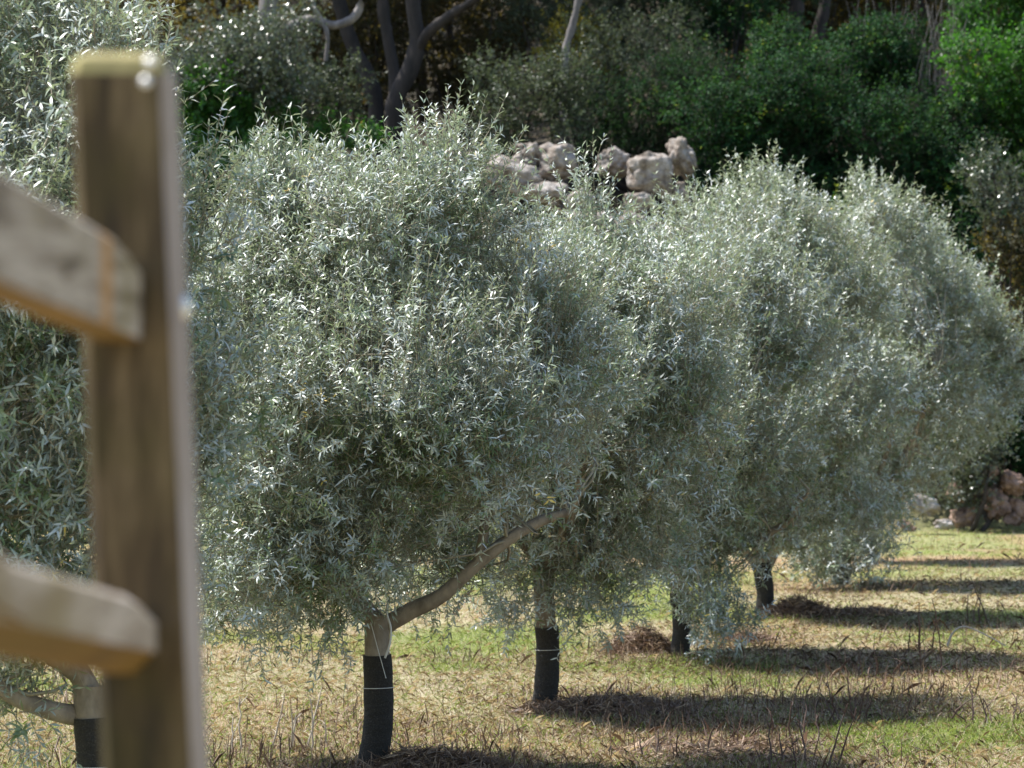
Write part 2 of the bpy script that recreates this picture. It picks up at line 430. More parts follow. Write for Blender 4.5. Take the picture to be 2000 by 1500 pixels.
def make_shoots(lobes, n, g, shell=0.5, up=0.55, outw=0.75, jit=0.45, length=(0.22, 0.45), bend=0.25, droop_low=0.0, centre=None):
    c, r, w = lobes_arr(lobes)
    k = g.choice(len(c), n, p=w)
    d = nrm(g.normal(size=(n, 3)))
    rad = shell + (1 - shell) * g.random(n) ** 0.7
    b = c[k] + d * r[k] * rad[:, None]
    L = g.uniform(*length, size=n)
    low = np.clip(-d[:, 2], 0, 1)
    dirn = d * outw + np.array([0, 0, 1.0]) * (up - droop_low * low * 1.6)[:, None] + g.normal(size=(n, 3)) * jit
    dirn = nrm(dirn)
    kb = np.array([0, 0, 1.0])[None] * (g.normal(0.0, 1, n) * bend - droop_low * 0.35 * low)[:, None] + g.normal(size=(n, 3)) * bend * 0.4
    return b, dirn, L, kb

def foliage(mb, b, t, L, kb, g, pairs=12, leaf=0.055, wid=0.011, alpha=50, curl=0.3, mat=0, stem=None, stem_r=0.0018, hi=True, jitter=0.25, start=0.1, upbias=0.45):
    n = len(b)
    s = (np.arange(pairs) + 0.5) / pairs * (1 - start) + start
    S = np.repeat(s[None, :], n, 0) + g.normal(size=(n, pairs)) * 0.3 / pairs
    pt = b[:, None] + L[:, None, None] * (t[:, None] * S[..., None] + kb[:, None] * (S ** 2)[..., None])
    tg = nrm(t[:, None] + 2 * kb[:, None] * S[..., None])
    ref = nrm(g.normal(size=(n, 3)))[:, None]
    n1 = nrm(np.cross(tg, np.broadcast_to(ref, tg.shape))); n2 = np.cross(tg, n1)
    PT = []; LD = []; NN = []
    for side in (0, 1):
        phi = (np.arange(pairs) % 2) * (math.pi / 2) + side * math.pi
        phi = phi[None] + g.normal(size=(n, pairs)) * 0.3
        sd_ = np.cos(phi)[..., None] * n1 + np.sin(phi)[..., None] * n2
        al = R(alpha) * (1 + g.normal(size=(n, pairs)) * 0.22)
        al = al * (1 - 0.5 * np.clip((S - 0.8) / 0.2, 0, 1))
        ld = tg * np.cos(al)[..., None] + sd_ * np.sin(al)[..., None] + g.normal(size=tg.shape) * jitter * 0.4
        ld = nrm(ld)
        nn = tg + np.array([0, 0, 1.0]) * upbias + g.normal(size=tg.shape) * jitter
        nn = nrm(nn - (nn * ld).sum(-1, keepdims=True) * ld)
        PT.append(pt.reshape(-1, 3)); LD.append(ld.reshape(-1, 3)); NN.append(nn.reshape(-1, 3))
    pt = np.vstack(PT); ld = np.vstack(LD); nn = np.vstack(NN)
    N = len(pt)
    keep = g.random(N) > 0.08
    pt, ld, nn = pt[keep], ld[keep], nn[keep]; N = len(pt)
    wd = np.cross(ld, nn)
    ll = leaf * g.uniform(0.65, 1.2, N)[:, None]; ww = wid * g.uniform(0.75, 1.2, N)[:, None] * 0.5
    cu = (curl * g.normal(1, 0.6, N))[:, None]
    def at(f, side):
        return pt + ld * ll * f - nn * ll * cu * f * f + wd * ww * side
    shoot_id = np.tile(np.repeat(np.arange(n), pairs), 2)[keep]
    rr = np.clip(g.normal(0.5, 0.20, N) + (g.normal(0, 0.20, n))[shoot_id], 0, 0.95)
    yel = g.random(N) < 0.003 + 0.09 * (g.random(n) < 0.02)[shoot_id]
    rr[yel] = 1.0
    if hi:
        v = np.stack([at(0, 0), at(.3, -.95), at(.3, .95), at(.68, -.85), at(.68, .85), at(1, 0)], 1).reshape(-1, 3)
        base = np.arange(N)[:, None] * 6
        mb.add(v, np.zeros((0, 3), int), mat, np.repeat(rr, 6))
        off = mb.nv - len(v)
        q = (base + np.array([[1, 2, 4, 3]]))
        tri = np.vstack([base + np.array([[0, 2, 1]]), base + np.array([[3, 4, 5]])])
        for fl in (q, tri):
            kk = fl.shape[1]
            mb.f.append((fl + off).ravel()); mb.s.append(np.arange(len(fl)) * kk + mb.nl); mb.m.append(np.full(len(fl), mat)); mb.nl += fl.size
    else:
        v = np.stack([at(0, 0), at(.45, -1), at(1, 0), at(.45, 1)], 1).reshape(-1, 3)
        base = np.arange(N)[:, None] * 4
        mb.add(v, base + np.array([[0, 3, 2, 1]]), mat, np.repeat(rr, 4))
    if stem is not None:
        ks = 4
        sv_ = np.linspace(0, 0.97, ks)
        c_ = b[:, None] + L[:, None, None] * (t[:, None] * sv_[None, :, None] + kb[:, None] * (sv_ ** 2)[None, :, None])
        rad = stem_r * np.array([1.6, 1.2, 0.9, 0.5])
        ang = np.array([0, 2.094, 4.189])
        u = nrm(np.cross(t, nrm(g.normal(size=(n, 3))))); w_ = np.cross(t, u)
        rg = rad[None, :, None, None] * (np.cos(ang)[None, None, :, None] * u[:, None, None] + np.sin(ang)[None, None, :, None] * w_[:, None, None])
        v = (c_[:, :, None] + rg).reshape(-1, 3)
        bi = (np.arange(n) * ks * 3)[:, None, None] + (np.arange(ks - 1) * 3)[None, :, None]
        jj = np.arange(3)[None, None, :]; j2 = (jj + 1) % 3
        f = np.stack([bi + jj, bi + j2, bi + 3 + j2, bi + 3 + jj], -1).reshape(-1, 4)
        mb.add(v, f, stem)

def curve_pts(a, b, mid_off, n=10, g=None, wob=0.02):
    a = np.asarray(a, float); b = np.asarray(b, float)
    s = np.linspace(0, 1, n)[:, None]
    p = a * (1 - s) + b * s + np.asarray(mid_off) * (4 * s * (1 - s))
    if g is not None:
        w = g.normal(size=(n, 3)) * wob; w[0] = 0; w[-1] = 0
        p = p + w
    return p

def poly_smooth(pts, n=16):
    pts = np.asarray(pts, float)
    t = np.linspace(0, len(pts) - 1, n)
    out = []
    for q in t:
        i1 = min(int(q), len(pts) - 2); f = q - i1
        p0 = pts[max(i1 - 1, 0)]; p1 = pts[i1]; p2 = pts[i1 + 1]; p3 = pts[min(i1 + 2, len(pts) - 1)]
        out.append(0.5 * ((2 * p1) + (-p0 + p2) * f + (2 * p0 - 5 * p1 + 4 * p2 - p3) * f * f + (-p0 + 3 * p1 - 3 * p2 + p3) * f ** 3))
    return np.array(out)

# ------------------------------------------------------------------ olive trees of the row
def olive(base_px, d, lobes_px, label, seed, wrap_h, wrap_w, shoots, hi=True, leaf=0.055, wid=0.0115, pairs=12, fork_h=0.87,
          lean=0.0, limbs=(), hang=(), wrap_top=None):
    g = np.random.default_rng(seed)
    bx = (base_px - 1000) / F * d
    bz = float(gz(bx, d))
    base = np.array([bx, d, bz])
    root = empty('olive_tree', base)
    tag(root, label, 'olive tree', 'olive trees planted in a row')
    lobes = []
    for l in lobes_px:
        px, py, dd, rx, ry, rz = l[:6]
        lobes.append((P(px, py, d + dd) - np.array([0, 0, 0.08]), (max(rx - 0.13, 0.1), max(ry - 0.12, 0.1), max(rz - 0.17, 0.08)), l[6] if len(l) > 6 else 1.0))
    fork = base + np.array([lean, 0, fork_h])
    # trunk
    mb = MB()
    n = 12
    s = np.linspace(0, 1, n)
    tp = base + np.array([lean, 0, fork_h])[None] * s[:, None] + np.stack([0.02 * np.sin(s * 5), 0.02 * np.cos(s * 4) - 0.02, 0 * s], 1)
    tp[0, 2] -= 0.1
    tr = wrap_w * 0.5 * (0.93 - 0.03 * s + 0.15 * np.exp(-((s - 1) / 0.12) ** 2) + 0.15 * np.exp(-(s / 0.1) ** 2))
    mb.tube(tp, tr, 14, rough=0.10, seed=seed)
    mb.build('trunk', M['olive_bark'], root, origin=base)
    # guard
    mb = MB()
    k = 14; hh = np.linspace(0, wrap_h, k); fr = hh / fork_h
    gp = base + np.stack([lean * fr + 0.02 * np.sin(fr * 5), 0.02 * np.cos(fr * 4) - 0.02, hh], 1)
    gp[0, 2] -= 0.03
    gr = wrap_w * 0.5 * (1.08 + 0.05 * np.exp(-(hh / 0.08) ** 2)) * (1 + 0.02 * np.sin(hh * 40 + seed))
    mb.tube(gp, gr, 20, rough=0.05, seed=seed + 3, cap=False)
    guard = mb.build('trunk_guard', M['felt'], root, origin=base)
    # twine
    mb = MB()
    zc = wrap_h * 0.72
    a = np.linspace(0, 2 * math.pi, 25)
    ctr = base + np.array([lean * zc / fork_h + 0.02 * math.sin(5 * zc / fork_h), 0.02 * math.cos(4 * zc / fork_h) - 0.02, zc])
    ring = ctr + np.stack([np.cos(a), np.sin(a), 0.05 * np.cos(a + 1)], 1) * (wrap_w * 0.5 * 1.13)
    mb.tube(ring, np.full(25, 0.0022), 5, cap=False)
    mb.build('twine', M['twine'], guard, origin=base)
    # limbs
    crown_c = np.mean([l[0] for l in lobes], axis=0)
    ends = []
    for (pts, r0, r1) in limbs:
        mb = MB(); pp = poly_smooth([P(x, y, d + dd) for x, y, dd in pts], 18)
        mb.tube(pp, np.linspace(r0, r1, 18), 10, rough=0.08, seed=seed + len(ends))
        mb.build('branch', M['olive_bark'], root, origin=base)
        ends.append(pp[-6]); ends.append(pp[-1])
    nl = 4 if limbs else 5
    for q in range(nl):
        a = q * 2 * math.pi / nl + g.uniform(-.4, .4) + 0.8
        if limbs and d < 20 and math.cos(a) > 0.2: continue
        e = crown_c + np.array([math.cos(a) * 0.8, math.sin(a) * 0.8, g.uniform(-0.3, 0.6)])
        pp = curve_pts(fork + np.array([math.cos(a), math.sin(a), 0]) * wrap_w * 0.2 - np.array([0, 0, .04]), e, (math.cos(a) * .18, math.sin(a) * .18, -0.05), 14, g, 0.015)
        mb = MB(); mb.tube(pp, np.linspace(wrap_w * 0.30, 0.014, 14), 9, rough=0.08, seed=seed + q)
        mb.build('branch', M['olive_bark'], root, origin=base)
        ends += [pp[7], pp[10], pp[-1]]
    # crown: leafy shoots, sprigs and the twigs that carry them
    mb = MB()
    # secondary twigs from limb ends to shoot clusters
    c, r, w = lobes_arr(lobes)
    ends = np.array(ends)
    for q in range(170):
        kk = g.choice(len(c), p=w)
        dd_ = nrm(g.normal(size=3)); e = c[kk] + dd_ * r[kk] * g.uniform(0.55, 1.0)
        sidx = np.argmin(np.linalg.norm(ends - e, axis=1) + g.uniform(0, .5, len(ends)))
        pp = curve_pts(ends[sidx], e, g.normal(size=3) * 0.10 + np.array([0, 0, -.04]), 7, g, 0.012)
        mb.tube(pp, np.linspace(0.010, 0.0032, 7), 4, mat=1, cap=False)
    clus = []
    for (cc_, rr_, ww_) in lobes:
        area = rr_[0] * rr_[2] + rr_[0] * rr_[1]
        for _ in range(max(3, int(area * 38))):
            dv = nrm(g.normal(size=3)); dv[1] = -abs(dv[1]) if g.random() < .35 else dv[1]
            rc = g.uniform(.13, .25)
            clus.append((cc_ + dv * np.array(rr_) * g.uniform(.72, 1.0), (rc * 1.1, rc * 1.1, rc * .9), ww_))
    b, t, L, kb = make_shoots(clus, int(shoots * 0.80), g, shell=0.3, up=0.75, outw=0.55, jit=0.42, length=(0.15, 0.34), bend=0.18, droop_low=0.15)
    foliage(mb, b, t, L, kb, g, pairs, leaf, wid, 46, 0.50, 0, 1, hi=hi)
    b, t, L, kb = make_shoots(lobes, int(shoots * 0.20), g, shell=0.3, up=0.5, outw=0.6, jit=0.6, length=(0.16, 0.32), bend=0.25, droop_low=0.3)
    foliage(mb, b, t, L, kb, g, max(6, pairs - 3), leaf, wid, 50, 0.22, 0, 1, hi=False)
    # longer leading shoots on top of the crown
    top = [l for l in lobes if l[0][2] > crown_c[2]] or lobes
    b, t, L, kb = make_shoots(top, int(shoots * 0.035), g, shell=0.9, up=1.7, outw=0.8, jit=0.3, length=(0.25, 0.46), bend=0.15)
    foliage(mb, b, t, L, kb, g, 14, leaf, wid, 38, 0.18, 0, 1, hi=hi)
    # feathery plumes that break the outline of the crown
    topl = sorted(lobes, key=lambda l: -l[0][2])[:5]
    for q in range(11):
        cc_, rr_, _w = topl[g.integers(len(topl))]
        a_ = g.uniform(0, 2 * math.pi); el = g.uniform(.5, 1.4)
        p0 = cc_ + np.array([math.cos(a_) * math.cos(el), math.sin(a_) * math.cos(el), math.sin(el)]) * np.array(rr_) * .92
        nn_ = int(g.integers(7, 16))
        b = p0 + g.normal(size=(nn_, 3)) * np.array([.07, .07, .05])
        t = nrm(np.array([math.cos(a_) * .3, math.sin(a_) * .3, 1.0]) + g.normal(size=(nn_, 3)) * .25)
        foliage(mb, b, t, g.uniform(.16, .42, nn_), g.normal(size=(nn_, 3)) * .08, g, 10, leaf, wid, 42, 0.35, 0, 1, hi=hi)
    # hanging sprigs
    for (x, y, dd, ln) in hang:
        nn_ = 8
        p0 = P(x, y, d + dd)
        b = p0 + g.normal(size=(nn_, 3)) * np.array([0.05, 0.07, 0.04])
        t = nrm(np.array([0, 0, -1.0]) + g.normal(size=(nn_, 3)) * 0.28)
        foliage(mb, b, t, np.full(nn_, ln) * g.uniform(.6, 1, nn_), g.normal(size=(nn_, 3)) * 0.1, g, 11, leaf, wid, 55, 0.15, 0, 1, hi=hi)
    mb.build('crown', [M['olive'], M['olive_twig']], root, origin=base)
    return root

# T0: the nearest tree, behind the fence
olive(190, 13.1, [(40, 330, 0.3, .62, .7, .75), (210, 190, 0.0, .40, .5, .55), (150, 520, -.3, .55, .7, .7), (60, 780, 0, .8, .9, .65), (250, 900, 0.4, .5, .8, .6),
                  (-200, 500, 0, .9, 1, 1), (60, 1130, -.2, .5, .7, .35), (-200, 1100, 0, .7, .9, .6), (90, 40, .2, .36, .4, .30), (30, 1330, -.2, .28, .4, .22), (330, 1120, .4, .25, .5, .25), (-60, 100, .3, .5, .5, .5), (330, 480, .3, .38, .6, .5), (350, 760, .3, .42, .6, .5)],
      'nearest silver-leaved olive tree, rising behind the wooden fence post and out of the top', 11, 0.74, 0.150, 5400, leaf=0.050, wid=0.0112, pairs=11,
      limbs=[([(165, 1400, 0), (90, 1385, -.1), (0, 1345, -.15), (-120, 1250, -.2)], .05, .03)])
# T1
olive(725, 17.0, [(700, 480, 0, .62, .8, .55), (560, 400, .3, .40, .6, .40), (860, 420, .2, .42, .6, .46), (865, 315, .3, .24, .3, .30), (555, 330, .3, .26, .3, .30), (480, 640, 0, .50, .8, .6),
                  (760, 720, -.5, .85, .9, .7), (560, 900, -.4, .62, .8, .6), (900, 860, -.2, .62, .8, .5), (560, 1090, -.3, .55, .7, .36), (690, 1060, -.4, .45, .6, .34), (450, 1100, .1, .35, .6, .42), (830, 1010, .3, .4, .5, .3), (800, 1130, .9, .22, .3, .18),
                  (1010, 640, .3, .5, .7, .6), (1075, 560, .6, .42, .6, .42), (1085, 760, .6, .45, .6, .5), (900, 1080, .5, .30, .5, .20)],
      'olive tree with a beige trunk above its black guard and a bare limb curving right', 23, 0.645, 0.150, 8600, leaf=0.043, wid=0.0096, pairs=11,
      fork_h=0.86, lean=0.06, limbs=[([(752, 1222, -.02), (800, 1195, -.06), (860, 1165, -.1), (920, 1112, -.12), (975, 1066, -.1), (1045, 1022, 0), (1110, 1000, .1)], .052, .026),
              ([(935, 1100, -.12), (945, 1040, -.1), (950, 980, 0), (975, 900, .1)], .034, .018)],
      hang=[(535, 1190, -.3, .42), (650, 1190, -.2, .40), (600, 1170, -.2, .25), (430, 1190, .1, .22), (860, 1160, .6, .26), (440, 1150, .1, .25), (690, 1150, -.3, .25)])
# T2
olive(1062, 20.86, [(1120, 540, 0, .60, .9, .50), (1145, 420, .2, .24, .4, .46), (1010, 600, .2, .55, .8, .5), (985, 780, -.9, .42, .5, .45), (960, 930, -.6, .34, .5, .36), (1280, 620, 0, .65, .9, .58), (1100, 760, -.5, .9, 1, .7),
                    (1290, 850, -.3, .72, .9, .6), (1060, 960, -.2, .62, .8, .48), (1330, 700, .6, .5, .6, .5), (1370, 560, .8, .35, .5, .36), (1180, 1040, -.2, .55, .8, .36), (900, 800, 0, .6, .8, .6), (1090, 1120, 0, .44, .5, .38), (990, 1130, 0, .24, .4, .26), (1170, 1120, 0, .35, .5, .34)],
      'olive tree just right of the bare limb, drooping sprigs half covering its dark guarded trunk', 37, 0.56, 0.148, 6800, leaf=0.047, wid=0.0110, pairs=10,
      fork_h=1.0, lean=0.02, hang=[(1060, 1120, -.4, .34), (1100, 1130, -.4, .38), (1000, 1190, -.2, .22), (1195, 1140, -.1, .45), (980, 1170, -.2, .2), (1130, 1150, -.4, .3)])
# T3
olive(1327, 24.7, [(1400, 500, 0, .65, .9, .60), (1300, 600, .3, .5, .8, .5), (1480, 620, 0, .7, .9, .65), (1380, 800, -.5, .95, 1, .7), (1330, 980, -.2, .72, .9, .50),
                   (1480, 920, -.2, .6, .8, .5), (1290, 1090, 0, .36, .6, .22), (1420, 1040, 0, .4, .6, .25), (1378, 1185, -.7, .24, .4, .22), (1412, 1205, -.7, .17, .3, .13), (1370, 1115, -.4, .3, .4, .2)],
      'olive tree whose low leafy spray hides much of its thin dark trunk', 41, 0.50, 0.142, 5400, hi=False, leaf=0.050, wid=0.0130, pairs=9, fork_h=0.75,
      hang=[(1365, 1200, -.8, .26), (1400, 1205, -.8, .2), (1240, 1110, 0, .22)])
# T4
olive(1490, 28.6, [(1500, 460, 0, .7, .9, .55), (1500, 380, 0, .35, .5, .36), (1590, 560, .2, .8, .9, .7), (1560, 780, -.5, 1.0, 1.1, .75), (1600, 960, -.2, .75, .9, .45), (1530, 990, 0, .5, .8, .3), (1440, 960, 0, .4, .7, .35)],
      'olive tree farther along the row with a forked dark trunk beside a straw heap', 53, 0.48, 0.150, 5200, hi=False, leaf=0.052, wid=0.0145, pairs=8, fork_h=0.55,
      limbs=[([(1488, 1125, 0), (1475, 1100, 0), (1455, 1075, 0), (1440, 1040, 0)], .055, .035), ([(1490, 1120, 0), (1510, 1085, 0), (1530, 1050, 0)], .055, .035)], hang=[(1620, 1050, 0, .25), (1560, 1060, 0, .25)])
# T5
olive(1642, 32.5, [(1700, 470, 0, .65, .8, .6), (1700, 390, 0, .30, .4, .36), (1800, 560, .2, .62, .8, .66), (1720, 740, -.3, 1.0, 1.1, .8), (1670, 930, -.2, .75, .9, .6), (1650, 1085, -.7, .46, .5, .42), (1590, 1055, -.6, .40, .6, .38), (1700, 1010, -.4, .40, .6, .36), (1820, 760, 0, .6, .8, .7)],
      'tall olive crown with a pointed top near the right, leaves reaching almost to the grass', 67, 0.5, 0.150, 4800, hi=False, leaf=0.055, wid=0.016, pairs=7, fork_h=0.55,
      hang=[(1650, 1090, 0, .3), (1600, 1080, 0, .3), (1700, 1060, 0, .25)])
# T6
olive(1690, 36.3, [(1840, 610, 0, .75, .9, .66), (1905, 690, .2, .62, .8, .62), (1860, 800, 0, .75, .9, .55), (1780, 880, 0, .6, .9, .6), (1940, 770, .3, .46, .6, .50), (1570, 640, .3, .6, .6, .6), (1800, 500, 0, .35, .6, .4)],
      'farthest olive crown of the row, at the right edge before the rubble wall', 71, 0.5, 0.150, 4000, hi=False, leaf=0.058, wid=0.018, pairs=7, fork_h=0.6)

# white string hanging from the fork of the second tree is part of nothing else
mb = MB(); pp = poly_smooth([P(757, 1178, 16.88), P(756, 1200, 16.84), P(763, 1225, 16.84), P(762, 1255, 16.84), P(752, 1285, 16.86)], 14)
mb.tube(pp, np.full(14, 0.006), 5)
tag(mb.build('string', M['twine'], None, origin=pp[0]), 'white string hanging from the fork where the bare limb leaves the trunk', 'string')
mb = MB(); pp = poly_smooth([P(724, 1216, 16.86), P(738, 1268, 16.86), P(754, 1325, 16.86)], 8)
mb.tube(pp, np.full(8, 0.0022), 4)
tag(mb.build('cord', M['twine'], None, origin=pp[0]), 'thin pale cord running slantwise across the beige trunk onto its black guard', 'cord')

# ------------------------------------------------------------------ fence in front
fd = 3.15
fx0 = (232 - 1000) / F * fd
fence = empty('wooden_fence', (fx0 + 0.06, 3.2, 0.72))
tag(fence, 'weathered wooden post-and-rail fence, blurred in the left foreground', 'fence')
def post(parent):
    # leaning square post with rounded arrises; front, right and top faces weathered differently
    W = 0.100; D = 0.10; zt = 2.497; zb = 0.6
    c = 0.009
    prof = [(0, c), (c, 0), (W - c, 0), (W, c), (W, D - c), (W - c, D), (c, D), (0, D - c)]
    zs = [zb, 1.2, 1.6, 1.9, 2.2, 2.40, 2.475, 2.490, 2.497]
    ins = [0, 0, 0, 0, 0, 0, 0, 0.004, 0.014]
    vs = []
    for z, s_ in zip(zs, ins):
        xo = (132 - 1000) / F * fd + (2.50 - z) * (64 / 1390.0)
        for (u, v_) in prof:
            vs.append((xo + s_ + u * (W - 2 * s_) / W, fd + s_ + v_ * (D - 2 * s_) / D, z))
    k = len(prof); fs = []; ms = []
    mb = MB()
    for a in range(len(zs) - 1):
        for j_ in range(k):
            j2 = (j_ + 1) % k
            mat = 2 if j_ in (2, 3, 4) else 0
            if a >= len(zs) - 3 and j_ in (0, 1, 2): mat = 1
            mb.add([vs[a * k + j_], vs[a * k + j2], vs[(a + 1) * k + j2], vs[(a + 1) * k + j_]], [(0, 1, 2, 3)], mat)
    top = [vs[(len(zs) - 1) * k + j_] for j_ in range(k)]
    mb.add(top, [tuple(range(k))], 1)
    o = mb.build('post', [M['post'], M['post_top'], M['post_side']], parent, smooth=False, origin=parent.location)
    return o
pst = post(fence)

def rail(name, stations, thick, mats, parent, under=0.0):
    """stations: (px, d, ytop, ybot) of the rail's right-hand face; the rail runs towards the camera"""
    mb = MB(); rows = []
    for (px, d, yt, yb) in stations:
        a = P(px, yt, d); b_ = P(px, yb, d)
        h = a[2] - b_[2]; x = a[0]
        ch = 0.006
        rows.append([(x - ch, d, a[2]), (x, d, a[2] - ch), (x, d, b_[2] + ch * .3), (x - 0.004, d, b_[2]), (x - 0.004 - under, d, b_[2] - under * 1.1),
                     (x - thick, d, b_[2] - under * 1.1), (x - thick, d, a[2] - ch), (x - thick + ch, d, a[2])])
    k = 8
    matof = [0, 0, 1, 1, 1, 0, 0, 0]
    for a in range(len(rows) - 1):
        for j_ in range(k):
            j2 = (j_ + 1) % k
            mb.add([rows[a][j_], rows[a][j2], rows[a + 1][j2], rows[a + 1][j_]], [(3, 2, 1, 0)], matof[j_])
    mb.add(rows[0], [tuple(range(k))], 0)
    mb.add(rows[-1], [tuple(reversed(range(k)))], 0)
    return mb.build(name, mats, parent, smooth=False, origin=parent.location)

def densify(st, n):
    st = np.array(st, float); t = np.linspace(0, len(st) - 1, n)
    return [tuple(np.interp(t, np.arange(len(st)), st[:, q]) for q in range(4))] if False else [tuple(np.interp(tt, np.arange(len(st)), st[:, q]) for q in range(4)) for tt in t]
def plank(name, A, B, h, thick, mats, under=0.0, n=20, cut=0.0):
    """a straight plank from A (top right corner at the post) to B (towards the camera)"""
    A = np.array(A, float); B = np.array(B, float); st = []
    for q in range(n):
        t_ = q / (n - 1); p_ = A * (1 - t_) + B * t_
        drop = cut * max(0.0, 1 - q / 1.6) if q < 2 else 0.0
        st.append((1000 + p_[0] * F / p_[1], p_[1], HZ + (EYE - (p_[2] - drop)) * F / p_[1], HZ + (EYE - (p_[2] - h)) * F / p_[1]))
    return rail(name, st, thick, mats, fence, under=under)
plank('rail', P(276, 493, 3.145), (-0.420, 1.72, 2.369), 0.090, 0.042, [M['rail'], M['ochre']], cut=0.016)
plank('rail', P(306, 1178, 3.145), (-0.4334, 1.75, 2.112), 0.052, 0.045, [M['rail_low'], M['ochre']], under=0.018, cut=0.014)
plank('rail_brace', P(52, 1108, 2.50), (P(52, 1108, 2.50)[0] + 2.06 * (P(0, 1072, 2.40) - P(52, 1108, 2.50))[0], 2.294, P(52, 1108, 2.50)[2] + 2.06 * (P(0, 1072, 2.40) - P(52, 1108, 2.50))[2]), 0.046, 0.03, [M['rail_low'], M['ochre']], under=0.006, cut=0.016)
# the fence goes on beyond the frame: its next post stands beside the camera
mb = MB(); mb.box((-0.62, 1.66, 0.6), (-0.52, 1.76, 2.55)); mb.build('post', [M['post']], fence, smooth=False, origin=fence.location)
def dome(mb, c, r, axis, h):
    a = np.linspace(0, 2 * math.pi, 12, endpoint=False); rows = []
    ax = np.array(axis, float); u = nrm(np.cross(ax, [0.1, 0.2, 1.0])); w = np.cross(ax, u)
    for q in range(4):
        th = q / 4 * math.pi / 2
        for t_ in a: rows.append(np.asarray(c) + (u * math.cos(t_) + w * math.sin(t_)) * r * math.cos(th) + ax * h * math.sin(th))
    rows.append(np.asarray(c) + ax * h)
    f = [(q * 12 + j_, q * 12 + (j_ + 1) % 12, (q + 1) * 12 + (j_ + 1) % 12, (q + 1) * 12 + j_) for q in range(3) for j_ in range(12)]
    mb.add(rows, f)
    mb.add(rows[36:], [(j_, (j_ + 1) % 12, 12) for j_ in range(12)])
for (x, y) in ((293, 122), (285, 160)):
    mb = MB(); dome(mb, P(x, y, fd), 0.0062, (0, -1, 0), 0.005); mb.build('screw', M['zinc'], pst, origin=fence.location)
mb = MB(); xr = (132 - 1000) / F * fd + (2.50 - 2.24) * (64 / 1390.0) + 0.100
dome(mb, (xr, fd + 0.05, 2.24), 0.013, (1, 0, 0), 0.008); mb.build('bolt', M['zinc'], pst, origin=fence.location)

# ------------------------------------------------------------------ boulders of the terrace wall
def boulder(px, py, d, wpx, hpx, seed, rot=0.0, rough=0.22, holes=0.0, sink=False):
    g = np.random.default_rng(seed)
    nu, nv_ = 84, 52
    u = np.linspace(0, 2 * math.pi, nu, endpoint=False); v = np.linspace(0, math.pi, nv_)
    U, V_ = np.meshgrid(u, v)
    s = np.stack([np.cos(U) * np.sin(V_), np.sin(U) * np.sin(V_), np.cos(V_)], -1).reshape(-1, 3)
    e = 2.8
    q = s / ((np.abs(s) ** e).sum(1) ** (1 / e))[:, None]
    q = q * (1 + (vnoise3(q * 1.5 + seed, seed) - 0.5)[:, None] * rough * 3 + (vnoise3(q * 3.5 + seed, seed + 1) - 0.5)[:, None] * rough * 1.7 + (vnoise3(q * 9 + seed, seed + 2) - 0.5)[:, None] * rough * 0.45 + (vnoise3(q * 22 + seed, seed + 3) - 0.5)[:, None] * rough * 0.16)
    if holes:
        h = vnoise3(q * 3.3 + seed * 2, seed + 5)
        q = q * (1 - holes * ss(0.60, 0.72, h))[:, None]
    rx = wpx / F * d / 2; rz = hpx / F * d / 2
    q = q / np.abs(q).max(0)
    q = q * np.array([rx, (rx + rz) * 0.5, rz])
    c, s_ = math.cos(rot), math.sin(rot)
    q = np.stack([q[:, 0] * c - q[:, 2] * s_, q[:, 1], q[:, 0] * s_ + q[:, 2] * c], 1)
    i = np.arange(nv_ - 1)[:, None] * nu; j = np.arange(nu)[None]; j2 = (j + 1) % nu
    f = np.stack([i + j, i + nu + j, i + nu + j2, i + j2], -1).reshape(-1, 4)
    mb = MB(); ctr = P(px, py, d)
    mb.add(q + ctr, f)
    return mb.build('boulder', M['stone'], None, origin=ctr)
GB = 'boulders of the terrace wall'
for a in [(1028, 308, 47.3, 62, 66, 1, .1, .3, .35, 'small honeycombed tan boulder with dark holes, left of the round grey ones'),
          (1088, 318, 47.2, 88, 84, 2, .1, .2, 0, 'rounded pale boulder between the honeycombed stone and the feathery olive tip'),
          (1000, 345, 47.0, 130, 72, 3, -.35, .2, 0, 'long pale boulder tilted down to the right, at the left end of the visible wall'),
          (1266, 340, 47.0, 96, 92, 4, 0, .16, 0, 'big round pitted pale boulder in the middle of the visible wall'),
          (1332, 305, 47.2, 56, 100, 5, .18, .25, 0, 'upright tall boulder at the right end of the wall against the dark shrub'),
          (1200, 318, 47.6, 80, 66, 6, 0, .2, 0, 'pale boulder set back behind the olive tip left of the big round one'),
          (1320, 385, 47.2, 60, 60, 7, .3, .3, 0, 'reddish brown boulder under the upright tall one'),
          (1248, 396, 46.8, 70, 44, 8, 0, .25, 0, 'low flat boulder wedged under the big round pitted one'),
          (1060, 378, 46.8, 100, 50, 9, -.1, .2, 0, 'broad grey boulder under the rounded pale one, partly behind leaves'),
          (890, 318, 47.4, 90, 60, 10, .2, .2, 0, 'pale boulder glimpsed through the olive top farthest left in the wall'),
          (1130, 395, 46.8, 70, 50, 12, .2, .2, 0, 'grey boulder below the feathery olive tip in the wall'),
          (1800, 988, 42.6, 74, 46, 13, -.2, .3, 0, 'pale wedge-shaped slab on the ground under the last olive crown'),
          (1842, 1024, 42.3, 40, 22, 14, 0, .2, 0, 'small pinkish stone on the ground right of the pale wedge-shaped slab')]:
    tag(boulder(*a[:9]), a[9], 'boulder', GB)
k = 0
